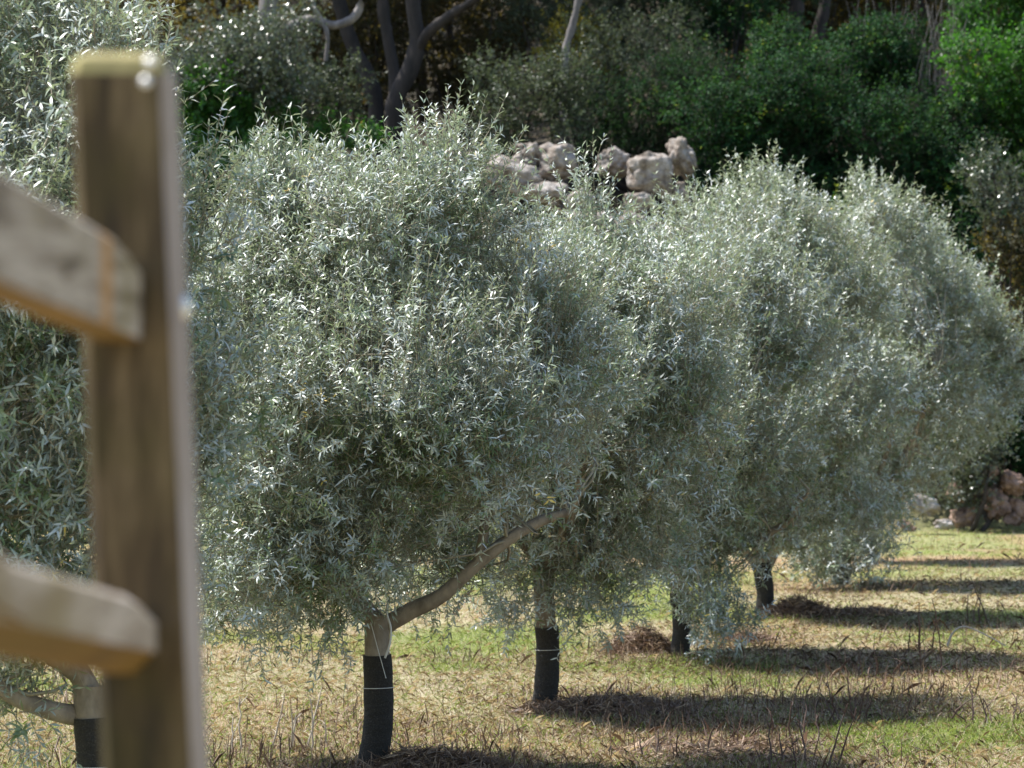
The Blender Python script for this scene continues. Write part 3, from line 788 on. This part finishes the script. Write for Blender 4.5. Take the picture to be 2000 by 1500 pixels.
for row, (y0, dd) in enumerate(((455, 46.6),)):
    for q in range(6):
        b_ = boulder(880 + q * 90 + row * 35 + rng.uniform(-10, 10), y0 + rng.uniform(-12, 12), dd, 96, 84, 30 + k, rng.uniform(-.3, .3), .34); k += 1
        tag(b_, 'weathered boulder of the lowest visible course behind the olive tips, ' + ('first', 'second', 'third', 'fourth', 'fifth', 'sixth')[q] + ' from the left', 'boulder', 'lower boulders behind the olive crowns')
M['rubble'] = M['stone'].copy()
for nd in M['rubble'].node_tree.nodes:
    if nd.type == 'VALTORGB' and nd.color_ramp.elements[-1].color[0] < 0.9:
        for el, c in zip(nd.color_ramp.elements, ((0.08, 0.045, 0.03), (0.19, 0.12, 0.09), (0.33, 0.23, 0.18))): el.color = (*c, 1)
RUB = [(1885, 1010, 60, 40, 'small brown rubble stone at the foot of the dark bank, nearest the hollow'),
       (1935, 985, 74, 70, 'largest pinkish brown rubble block at the foot of the bank, right of the hollow'),
       (1985, 1000, 52, 60, 'brown rubble stone cut by the right edge of the picture, low down'),
       (1978, 945, 60, 50, 'rubble stone stacked at the right edge above the lowest one'),
       (1925, 925, 60, 46, 'rubble stone resting on top of the largest pinkish block'),
       (1772, 1030, 40, 26, 'small dull stone at the left foot of the pale wedge-shaped slab'),
       (1868, 962, 44, 36, 'dark brown stone in the shaded hollow behind the pale wedge-shaped slab')]
for q, (x, y, w_, h_, lb) in enumerate(RUB):
    b_ = boulder(x, y, 43.4, w_, h_, 60 + q, rng.uniform(-.4, .4), .3)
    b_.data.materials[0] = M['rubble']
    tag(b_, lb, 'stone', 'rubble stones at the foot of the bank')

# ------------------------------------------------------------------ shrubs and trees of the hillside
def shrub(name, lobes_px, n, label, mat, seed, leaf=0.06, wid=0.03, pairs=6, cat='shrub', length=(0.18, 0.34), shell=0.62, up=0.5, curl=0.15, group=None, stem='dark_bark', jitter=0.35, alpha=60, base=None, extra=None, droop=0.1):
    g = np.random.default_rng(seed)
    lobes = [(P(l[0], l[1], l[2]), (l[3], l[4], l[5]), l[6] if len(l) > 6 else 1.0) for l in lobes_px]
    c = np.mean([l[0] for l in lobes], axis=0)
    bz = float(gz(c[0], c[1]))
    org = np.array([c[0], c[1], bz]) if base is None else np.array(base)
    root = empty(name, org)
    tag(root, label, cat, group)
    mb = MB()
    for l in lobes[::3]:
        pp = curve_pts(org + g.normal(size=3) * np.array([.08, .08, 0]) - np.array([0, 0, .05]), l[0], g.normal(size=3) * 0.15, 8, g, 0.03)
        mb.tube(pp, np.linspace(0.04, 0.012, 8), 6, rough=.1)
    mb.build('stem', M[stem], root, origin=org)
    mb = MB()
    b, t, L, kb = make_shoots(lobes, n, g, shell=shell, up=up, outw=0.7, jit=0.5, length=length, bend=0.2, droop_low=droop)
    foliage(mb, b, t, L, kb, g, pairs, leaf, wid, alpha, curl, 0, 1, hi=False, jitter=jitter, stem_r=0.003)
    mb.build('crown', [M[mat], M[stem]], root, origin=org)
    return root

def clumps(x0, x1, y0, y1, n, d0, d1, r, seed, fn=None):
    g = np.random.default_rng(seed); out = []
    while len(out) < n:
        x = g.uniform(x0, x1); y = g.uniform(y0, y1)
        if fn and not fn(x, y): continue
        rr = r * g.uniform(0.7, 1.3)
        out.append((x, y, g.uniform(d0, d1), rr, rr, rr * 0.75))
    return out

# dark lentisk mass at the right
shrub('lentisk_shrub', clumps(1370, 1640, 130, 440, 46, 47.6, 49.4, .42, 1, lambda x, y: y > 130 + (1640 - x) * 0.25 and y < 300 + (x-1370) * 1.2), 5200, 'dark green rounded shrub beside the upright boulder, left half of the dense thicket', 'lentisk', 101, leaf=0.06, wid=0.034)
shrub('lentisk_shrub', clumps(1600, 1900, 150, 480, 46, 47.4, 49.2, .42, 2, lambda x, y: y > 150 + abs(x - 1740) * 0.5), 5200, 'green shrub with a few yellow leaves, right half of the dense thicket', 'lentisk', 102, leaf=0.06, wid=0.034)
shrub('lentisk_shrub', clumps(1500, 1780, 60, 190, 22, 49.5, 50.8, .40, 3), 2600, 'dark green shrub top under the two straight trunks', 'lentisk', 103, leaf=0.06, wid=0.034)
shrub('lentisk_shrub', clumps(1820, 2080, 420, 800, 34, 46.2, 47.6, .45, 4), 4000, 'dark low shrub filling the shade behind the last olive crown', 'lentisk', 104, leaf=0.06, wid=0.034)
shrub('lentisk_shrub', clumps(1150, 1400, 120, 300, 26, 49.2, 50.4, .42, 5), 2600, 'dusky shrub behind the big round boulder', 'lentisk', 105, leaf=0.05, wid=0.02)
shrub('laurel_shrub', clumps(1890, 2080, 60, 330, 24, 47.6, 48.8, .38, 6), 2800, 'bright green shrub with yellow leaves at the upper right edge', 'bright', 106, leaf=0.07, wid=0.038)
shrub('laurel_shrub', clumps(1900, 2080, -60, 80, 14, 49, 50, .45, 16), 1700, 'fresh green shrub in the very top right corner', 'bright', 116, leaf=0.07, wid=0.038)
shrub('laurel_shrub', clumps(375, 480, 170, 290, 15, 46.5, 47.4, .26, 7) + [(540, 200, 47, .16, .2, .25), (560, 250, 47, .2, .2, .2), (400, 160, 47, .14, .2, .2), (640, 270, 47, .22, .2, .2), (720, 280, 47, .22, .2, .16)], 1500, 'vivid green leafy shrub just right of the fence post top', 'bright', 107, leaf=0.075, wid=0.04)
shrub('wild_olive', clumps(1910, 2060, 300, 480, 10, 44.6, 45.4, .30, 8), 420, 'loose pale olive-green bush at the right edge below the bright shrubs', 'glint', 108, leaf=0.06, wid=0.024)
shrub('wild_olive', clumps(300, 600, 20, 200, 34, 46.5, 48, .36, 9), 2600, 'glittering grey-green bush right of the fence post, with countless bright leaf glints', 'glint', 109, leaf=0.055, wid=0.026, jitter=.6)
shrub('wild_olive', clumps(540, 680, 140, 260, 12, 48, 49, .34, 10), 900, 'dim grey-green bush under the curly grey limb', 'dull_leaf', 110, leaf=0.055, wid=0.026, jitter=.6)
shrub('wild_olive', clumps(960, 1120, 140, 280, 18, 48, 49.2, .32, 11), 1300, 'grey-green bush with white glints above the honeycombed boulder', 'dull_leaf', 111, leaf=0.055, wid=0.026, jitter=.6)
shrub('wild_olive', clumps(1100, 1380, 40, 220, 26, 50, 51.5, .40, 12), 2000, 'dark olive-green bush right of the leaning pinkish trunk', 'dull_leaf', 112, leaf=0.05, wid=0.022, jitter=.6)
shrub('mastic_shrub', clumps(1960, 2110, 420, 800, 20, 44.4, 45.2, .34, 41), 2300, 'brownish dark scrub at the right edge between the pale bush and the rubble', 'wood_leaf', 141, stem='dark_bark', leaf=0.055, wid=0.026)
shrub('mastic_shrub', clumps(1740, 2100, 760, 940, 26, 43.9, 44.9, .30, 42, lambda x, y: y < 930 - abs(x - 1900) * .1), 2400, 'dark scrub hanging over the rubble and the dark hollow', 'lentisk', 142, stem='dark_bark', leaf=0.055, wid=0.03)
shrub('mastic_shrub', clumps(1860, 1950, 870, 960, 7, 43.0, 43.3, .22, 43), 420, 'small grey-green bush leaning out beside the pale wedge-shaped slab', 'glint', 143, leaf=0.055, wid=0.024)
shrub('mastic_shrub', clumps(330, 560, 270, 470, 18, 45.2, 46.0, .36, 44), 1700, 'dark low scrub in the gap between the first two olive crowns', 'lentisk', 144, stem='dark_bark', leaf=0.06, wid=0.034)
# grey leafless shrubs
for a in [(1650, 1800, 20, 120, 51, 21, 'grey twiggy shrub, nearly leafless, right of the two straight trunks'), (1800, 1920, 20, 180, 49.5, 22, 'second grey twiggy shrub, below the bright green top corner')]:
    g = np.random.default_rng(a[5])
    c = P((a[0] + a[1]) / 2, a[3] + 40, a[4]); c[2] = gz(c[0], c[1])
    mb = MB()
    for q in range(100):
        e = P(g.uniform(a[0], a[1]), g.uniform(a[2] - 40, a[3]), a[4] + g.uniform(-.6, .6))
        mb.tube(curve_pts(c, e, g.normal(size=3) * .2, 7, g, .05), np.linspace(.010, .003, 7), 4, cap=False)
    b_ = mb.build('bare_shrub', M['grey_bark'], None, origin=c); tag(b_, a[6], 'shrub')
shrub('wild_olive', clumps(1000, 1300, -60, 80, 22, 52.5, 54, .45, 51), 2000, 'dull olive-green bush at the top edge, right of the pinkish leaning trunk top', 'dull_leaf', 151, leaf=0.055, wid=0.026, jitter=.6)
shrub('wild_olive', clumps(1280, 1560, -60, 90, 22, 52, 53, .45, 52), 2000, 'dim green bush at the top edge left of the two straight trunks', 'lentisk', 152, leaf=0.055, wid=0.028, jitter=.6)
# brown and yellow understorey seen between the trunks
shrub('oak_sapling', clumps(600, 800, -20, 200, 26, 54, 57, .5, 31), 1700, 'brown and yellow backlit foliage between the curly limb and the forked trunk', 'wood_leaf', 131, leaf=0.07, wid=0.04, jitter=.7)
shrub('oak_sapling', clumps(800, 1000, -20, 190, 24, 54, 57, .5, 32), 1500, 'dim olive-brown foliage right of the forked trunk', 'wood_leaf', 132, leaf=0.07, wid=0.04, jitter=.7)
shrub('oak_sapling', clumps(1060, 1200, 60, 200, 12, 52, 53, .34, 33), 600, 'yellow-green sapling behind the leaning pinkish trunk', 'yellow', 133, leaf=0.08, wid=0.04, jitter=.7, shell=.3)
shrub('oak_sapling', clumps(1380, 1700, -60, 60, 20, 55, 58, .5, 34), 1300, 'rusty brown foliage behind the two straight trunks', 'wood_leaf', 134, leaf=0.07, wid=0.04, jitter=.7)

# trees of the wood; their crowns rise out of the frame and shade the hillside
def wood_tree(trunks, crown, label, seed, bark, n=3800, mat='wood_leaf'):
    g = np.random.default_rng(seed)
    p0 = P(*trunks[0][0][0])
    org = np.array([p0[0], p0[1], min(p0[2], float(gz(p0[0], p0[1])))])
    root = empty('wood_tree', org); tag(root, label, 'tree', 'trees on the wooded hillside')
    for q, (pts, r0, r1) in enumerate(trunks):
        w = [P(*p) for p in pts]
        if q == 0: w = [np.array([org[0], org[1], org[2] - .2])] + w
        pp = poly_smooth(w, 22)
        mb = MB(); mb.tube(pp, np.linspace(r0, r1, 22) * (1 + 0.06 * g.normal(size=22)), 10, rough=.12, seed=seed + q)
        mb.build('trunk' if q == 0 else 'branch', M[bark], root, origin=org)
    mb = MB()
    crown = list(crown) + [(c_[0] + g.uniform(-180, 180), c_[1] - g.uniform(-20, 240), c_[2] + g.uniform(-1, 5), 1.7) for c_ in crown for _ in (0, 1, 2)]  # extra unseen lobes above the frame, added to shade the hillside
    lobes = [(P(l[0], l[1], l[2] + 2.5), (l[3], l[3], l[3] * .7)) for l in crown]
    b, t, L, kb = make_shoots(lobes, n, g, shell=.3, up=.3, outw=.6, jit=.7, length=(.3, .6), bend=.25)
    foliage(mb, b, t, L, kb, g, 6, .10, .05, 60, .15, 0, 1, hi=False, jitter=.6, stem_r=.005)
    mb.build('crown', [M[mat], M[bark]], root, origin=org)
    return root

wood_tree([([(770, 235, 50.5), (775, 190, 50.5), (800, 140, 50.5), (815, 80, 50.5), (808, 20, 50.5), (800, -80, 50.5), (790, -260, 50.5)], .17, .10),
           ([(812, 105, 50.5), (838, 62, 50.3), (880, 30, 50.2), (930, -5, 50), (1000, -80, 50)], .10, .06)],
          [(760, -330, 50.5, 1.5), (900, -260, 51, 1.4), (820, -420, 52, 1.6), (640, -300, 52, 1.4)], 'dark tree with a trunk forking low, one arm slanting up to the right', 201, 'dark_bark')
wood_tree([([(735, 215, 52), (718, 150, 52), (690, 90, 52), (670, 30, 52), (650, -60, 52), (640, -240, 52)], .15, .10)],
          [(600, -330, 52.5, 1.5), (480, -280, 53, 1.5), (560, -450, 53.5, 1.5)], 'dark tree with a trunk leaning up to the left, left of the forked one', 202, 'dark_bark')
wood_tree([([(775, 200, 51.5), (768, 130, 51.5), (755, 60, 51.5), (748, 0, 51.5), (745, -200, 51.5)], .12, .09)],
          [(720, -280, 54, 1.4), (860, -360, 54.5, 1.5)], 'dark tree with a straight trunk close left of the forked one', 203, 'dark_bark')
wood_tree([([(480, 200, 48.8), (505, 120, 48.8), (520, 40, 48.8), (530, -60, 48.8), (540, -240, 48.8)], .17, .12),
           ([(515, 90, 48.8), (560, 55, 48.6), (610, 38, 48.5), (650, 50, 48.5), (690, 35, 48.5), (705, 0, 48.5), (690, -60, 48.5)], .09, .06),
           ([(608, -40, 48.3), (612, 10, 48.3), (628, 40, 48.3), (640, 70, 48.3), (636, 120, 48.3)], .045, .03)],
          [(470, -250, 49.5, 1.3), (360, -200, 50, 1.3), (600, -330, 49.5, 1.2)], 'grey-barked tree with a limb curling across to the right and a drooping twig', 204, 'grey_bark', mat='glint')
wood_tree([([(1100, 205, 49.6), (1103, 140, 49.6), (1105, 95, 49.6), (1118, 50, 49.6), (1132, -10, 49.6), (1160, -150, 49.6)], .07, .055)],
          [(1180, -260, 50, 1.2), (1080, -240, 51, 1.2), (1260, -180, 51, 1.0)], 'slender tree with a pinkish grey trunk leaning right, above the boulders', 205, 'grey_bark', n=1800)
wood_tree([([(1552, 130, 53), (1552, 60, 53), (1556, 0, 53), (1560, -200, 53)], .15, .12)],
          [(1500, -270, 53.5, 1.5), (1380, -230, 54, 1.5), (1440, -330, 55, 1.5)], 'dark straight tree over the thicket, left of two', 206, 'dark_bark', n=2200)
wood_tree([([(1590, 130, 53.6), (1600, 60, 53.6), (1612, 0, 53.6), (1640, -200, 53.6)], .13, .10)],
          [(1640, -270, 54, 1.5), (1760, -240, 54.5, 1.4), (1900, -260, 54, 1.4), (1700, -360, 55, 1.5)], 'dark straight tree over the thicket, right of two', 207, 'dark_bark', n=2200)
wood_tree([([(1210, 130, 54), (1208, 60, 54), (1212, 0, 54), (1220, -200, 54)], .14, .12)],
          [(1240, -270, 54.5, 1.5), (1340, -300, 54, 1.3), (1120, -330, 55, 1.4)], 'dim brown trunk in the shade right of the leaning pinkish one', 208, 'dark_bark')
# the wood's canopy goes on up the hill beyond the top of the frame (it throws the shade on the hillside)
mb = MB(); g = np.random.default_rng(77)
lob = [((g.uniform(-16, 14), y_, float(gz(0, y_)) + g.uniform(1.0, 5.0)), (2.3, 2.3, 1.6)) for y_ in np.repeat(np.arange(58, 96, 3.0), 10)]
b, t, L, kb = make_shoots(lob, 22000, g, shell=.2, up=.3, outw=.6, jit=.7, length=(.4, .8), bend=.25)
foliage(mb, b, t, L, kb, g, 6, .16, .09, 60, .15, 0, 1, hi=False, jitter=.6, stem_r=.006)
for l in lob:
    q = np.array(l[0]); f0 = np.array([q[0], q[1], float(gz(q[0], q[1])) - .2])
    mb.tube(curve_pts(f0, q, g.normal(size=3) * .2, 8, g, .05), np.linspace(.14, .07, 8), 7, mat=1, cap=False)
tag(mb.build('far_wood', [M['wood_leaf'], M['dark_bark']], None, origin=(0, 60, 8)), 'shaded brown-green wood reading as one mass up the hill behind the trunks', 'woodland', None, 'stuff')

# ------------------------------------------------------------------ grass, straw, brush
def blades(name, n, mat, lenr, wid, g, dens, flat=0.5, clump=1, y0=14.5, y1=44.0):
    # more of them near the camera: uniform on the picture of the ground
    out_x = []; out_y = []
    while sum(len(a) for a in out_x) < n:
        m_ = n * 2
        y = 1 / g.uniform(1 / y1, 1 / y0, m_)
        x = g.uniform(-0.19, 0.225, m_) * y
        kp = g.random(m_) < dens(x, y)
        out_x.append(x[kp]); out_y.append(y[kp])
    x = np.concatenate(out_x)[:n]; y = np.concatenate(out_y)[:n]
    if clump > 1:
        x = np.repeat(x[:n // clump], clump) + g.normal(size=n // clump * clump) * 0.03
        y = np.repeat(y[:n // clump], clump) + g.normal(size=n // clump * clump) * 0.03
    n = len(x)
    b = np.stack([x, y, gz(x, y) - 0.003], 1)
    d = nrm(np.concatenate([g.normal(size=(n, 2)), np.abs(g.normal(size=(n, 1))) * flat + 0.08], 1))
    L = g.uniform(*lenr, n)[:, None]
    w = nrm(np.cross(d, np.array([0, 0, 1.0]) + g.normal(size=(n, 3)) * .3)) * wid * g.uniform(.6, 1.3, n)[:, None]
    mid = b + d * L * .55 + np.array([0, 0, 1.0]) * L * .08
    tip = b + d * L - np.array([0, 0, 1.0]) * L * 0.10
    v = np.stack([b - w, b + w, mid + w * .8, tip, mid - w * .8], 1).reshape(-1, 3)
    base = np.arange(n)[:, None] * 5
    mb = MB(); mb.add(v, base + np.array([[0, 1, 2, 3, 4]]), 0, np.repeat(g.random(n), 5))
    return mb.build(name, mat)
g = np.random.default_rng(5)
o = blades('dry_grass', 250000, M['straw'], (.03, .13), .0010, g, lambda x, y: 1.0 - 0.7 * greenness(x, y) - 0.5 * redness(x, y), flat=.35)
tag(o, 'flattened pale straw and dry grass over the orchard floor', 'dry grass', None, 'stuff')
o = blades('green_grass', 220000, M['blade'], (.03, .09), .0014, g, lambda x, y: 0.30 + 0.70 * greenness(x, y), flat=1.1)
tag(o, 'short green grass in patches between the trees', 'grass', None, 'stuff')
def litter_d(x, y):
    s_ = 0.0
    for (px, dd) in ((725, 17.0), (1062, 20.86), (1327, 24.7), (1490, 28.6), (1642, 32.5)):
        cx = (px - 1000) / F * dd + 0.9; s_ = s_ + np.exp(-((x - cx) / 1.9) ** 2 - ((y - dd + .5) / 1.6) ** 2)
    return np.clip(s_, 0, 1) * ss(.30, .55, fbm2(x * 1.5, y * 1.2, 44)) + 0.05
o = blades('leaf_litter', 130000, M['brush'], (.03, .11), .0014, g, litter_d, flat=.5)
tag(o, 'brown dead twigs and leaf litter scattered under the olive trees', 'leaf litter', None, 'stuff')
# low dry stubble, upright
o = blades('weed_stubble', 9000, M['stem'], (.06, .22), .0030, g, lambda x, y: ss(.42, .62, fbm2(x * .9, y * .7, 61)), flat=5.0)
tag(o, 'thin upright dead weed stubble standing all over the grass', 'stubble', None, 'stuff')

def heap(px, d, w, h, label, seed, n=2600):
    g = np.random.default_rng(seed)
    cx = (px - 1000) / F * d; c = np.array([cx, d, float(gz(cx, d))])
    a = g.uniform(0, 2 * math.pi, n); r = np.sqrt(g.random(n)) ; hh = np.clip(1 - r ** 1.6, 0, 1) * g.random(n) ** .6 * (0.7 + 0.6 * fbm2(np.cos(a) * r * 3 + 5, np.sin(a) * r * 3 + 5, seed))
    b = c + np.stack([np.cos(a) * r * w / 2, np.sin(a) * r * w * .4, hh * h * .8], 1)
    d_ = nrm(g.normal(size=(n, 3)) * np.array([1, 1, .45])); L = g.uniform(.06, .22, n)[:, None]
    k = g.normal(size=(n, 3)) * .25
    wv = nrm(np.cross(d_, g.normal(size=(n, 3)))) * g.uniform(.0012, .004, n)[:, None]
    def at(s): return b + d_ * L * (s - .5) + k * L * (s * s - s)
    v = np.stack([at(0) - wv, at(0) + wv, at(.5) + wv, at(1), at(.5) - wv], 1)
    v[..., 2] = np.maximum(v[..., 2], c[2] + .004)
    mb = MB(); mb.add(v.reshape(-1, 3), np.arange(n)[:, None] * 5 + np.array([[0, 1, 2, 3, 4]]), 0, np.repeat(g.random(n), 5))
    # core of packed debris, so that the heap has a body
    nu, nv_ = 26, 8
    vs = []
    for q in range(nv_):
        th = q / (nv_ - 1)
        for t_ in np.linspace(0, 2 * math.pi, nu, endpoint=False):
            rr = (1 - th) * (0.85 + .3 * float(fbm2(np.cos(t_) * 2 + 3, np.sin(t_) * 2 + th * 2, seed)))
            vs.append(c + np.array([math.cos(t_) * rr * w / 2, math.sin(t_) * rr * w * .4, h * .5 * (1 - (1 - th) ** 2) - .01]))
    f = [(q * nu + j_, q * nu + (j_ + 1) % nu, (q + 1) * nu + (j_ + 1) % nu, (q + 1) * nu + j_) for q in range(nv_ - 1) for j_ in range(nu)]
    mb.add(vs, f, 0, np.full(len(vs), .12))
    tag(mb.build('brush_heap', M['brush'], None, origin=c), label, 'brush heap', 'heaps of cuttings and straw under the trees')
heap(850, 16.9, 1.0, .20, 'dark heap of dead cuttings right of the trunk with the bare limb', 1, 4200)
heap(560, 16.4, .9, .08, 'low band of dark litter left of the trunk with the bare limb', 2, 1800)
heap(1190, 20.6, 1.3, .15, 'wide brown heap of straw right of the second dark guarded trunk', 3, 4000)
heap(1255, 24.9, .62, .26, 'grey-brown tangle of cuttings left of the third dark trunk', 4, 2600)
heap(1465, 25.6, .40, .11, 'small dark mound of litter right of the low leafy spray', 5, 1500)
heap(1560, 28.3, .75, .22, 'tan straw heap right of the forked dark trunk', 6, 3000)
heap(1680, 28.6, .9, .08, 'flat dark litter trailing right from the tan straw heap', 7, 1800)
heap(1500, 17.9, 2.0, .06, 'broad flat patch of dark litter in the shade at the lower middle right', 8, 2600)

def weed(px, py, stems, label, seed, mat='stem', cat='dead weed', name='dead_weed', r0=.0072):
    d = EYE * F / (py - HZ)
    cx = (px - 1000) / F * d; c = np.array([cx, d, float(gz(cx, d))]); g = np.random.default_rng(seed)
    mb = MB()
    for (dx, h, lean, curv) in stems:
        s = np.linspace(0, 1, 7)
        hh = h / F * d; ll = lean / F * d; cc = curv / F * d
        p = c + np.stack([dx / F * d + ll * s + cc * 4 * s * (1 - s), g.uniform(-.1, .1) * s, hh * s], 1)
        p += g.normal(size=p.shape) * 0.004
        mb.tube(p, np.linspace(r0, .003, 7), 5)
        for q in range(2):
            k = g.integers(2, 6); e = p[k] + np.array([g.uniform(-.05, .05), g.uniform(-.05, .05), g.uniform(.02, .06)])
            mb.tube(np.array([p[k], (p[k] + e) / 2 + .004, e]), [.004, .003, .0015], 4)
    tag(mb.build(name, M[mat], None, origin=c), label, cat, 'dead weeds standing in the grass')
weed(1665, 1405, [(0, 95, -10, 0), (-20, 80, -25, -4), (-30, 60, -30, 0), (10, 70, 12, 0), (22, 75, 20, 3), (5, 50, 2, 0), (-45, 66, 0, 6)], 'dense clump of brown upright stems standing in the middle of the open grass', 1)
weed(1838, 1300, [(0, 145, -18, 4), (-40, 110, -4, 0)], 'tallest single dark stem, left of the bleached fallen branch', 2)
weed(1912, 1212, [(20, 95, -40, 0), (-12, 70, 16, 0), (-20, 60, -4, 0), (0, 80, 5, 0)], 'dark forked clump of stems beside the bleached fallen branch', 3)
weed(1903, 1408, [(0, 80, -3, 0), (-50, 60, 50, -10), (20, 60, -12, 8), (-5, 30, -40, 0), (35, 40, -8, 0)], 'crooked branching stems near the right edge of the grass', 4)
weed(1978, 1402, [(0, 50, 12, 0), (8, 30, 4, 0)], 'short pair of stems at the right border of the grass', 5)
weed(1615, 1500, [(0, 130, 40, 0), (20, 120, 36, 0), (-60, 60, -8, 0)], 'long stems slanting up right from the bottom of the picture', 6)
weed(1575, 1490, [(0, 90, -12, 0), (-45, 60, -6, 0), (-70, 85, -6, 4)], 'thin reddish stems just left of the long slanting ones', 7)
weed(1712, 1312, [(0, 45, 0, 0)], 'thicker upright stub just beyond the dense middle clump', 8)
weed(1756, 1310, [(0, 40, 2, 0)], 'upright stub right of the thicker stub beyond the dense middle clump', 18)
weed(470, 1470, [(0, 110, -6, 0), (60, 120, 30, 0), (100, 90, 4, 0), (-20, 70, 3, 0), (140, 110, -5, 4)], 'pale tall stems just right of the fence post foot', 9, 'pale_stem')
weed(600, 1460, [(0, 120, 26, 0), (-30, 70, 6, 0), (40, 60, -4, 0)], 'pale slanting stem left of the trunk with the bare limb', 10, 'pale_stem')
weed(1540, 1440, [(0, 80, 4, 0), (-30, 60, -6, 0), (30, 70, 8, 0), (60, 50, -3, 0)], 'loose group of thin stems in the shade band left of the dense middle clump', 12)
weed(1280, 1480, [(0, 60, 8, 0), (-25, 50, -6, 0), (40, 55, 3, 0)], 'thin stems at the bottom edge below the second dark guarded trunk', 13)
weed(1880, 1345, [(0, 60, 30, 0), (25, 45, 4, 0)], 'slanting thin stem above the crooked branching stems at the right', 14)
weed(1795, 1265, [(0, 100, -3, 0), (25, 70, 6, 0), (-20, 55, 0, 0)], 'thin grey stems left of the tallest dark one', 11)
d = 24.5
mb = MB(); c0 = P(1850, 1268, d); c0[2] = gz(c0[0], d) + .01
pp = poly_smooth([P(1850, 1262, 24.6), P(1862, 1235, 24.6), P(1885, 1224, 24.6), P(1925, 1240, 24.5), P(1965, 1262, 24.4)], 16)
mb.tube(pp, np.linspace(.009, .004, 16), 6)
tag(mb.build('fallen_branch', M['pale_stem'], None, origin=pp[0]), 'bleached fallen branch arching over the grass near the right edge', 'branch')
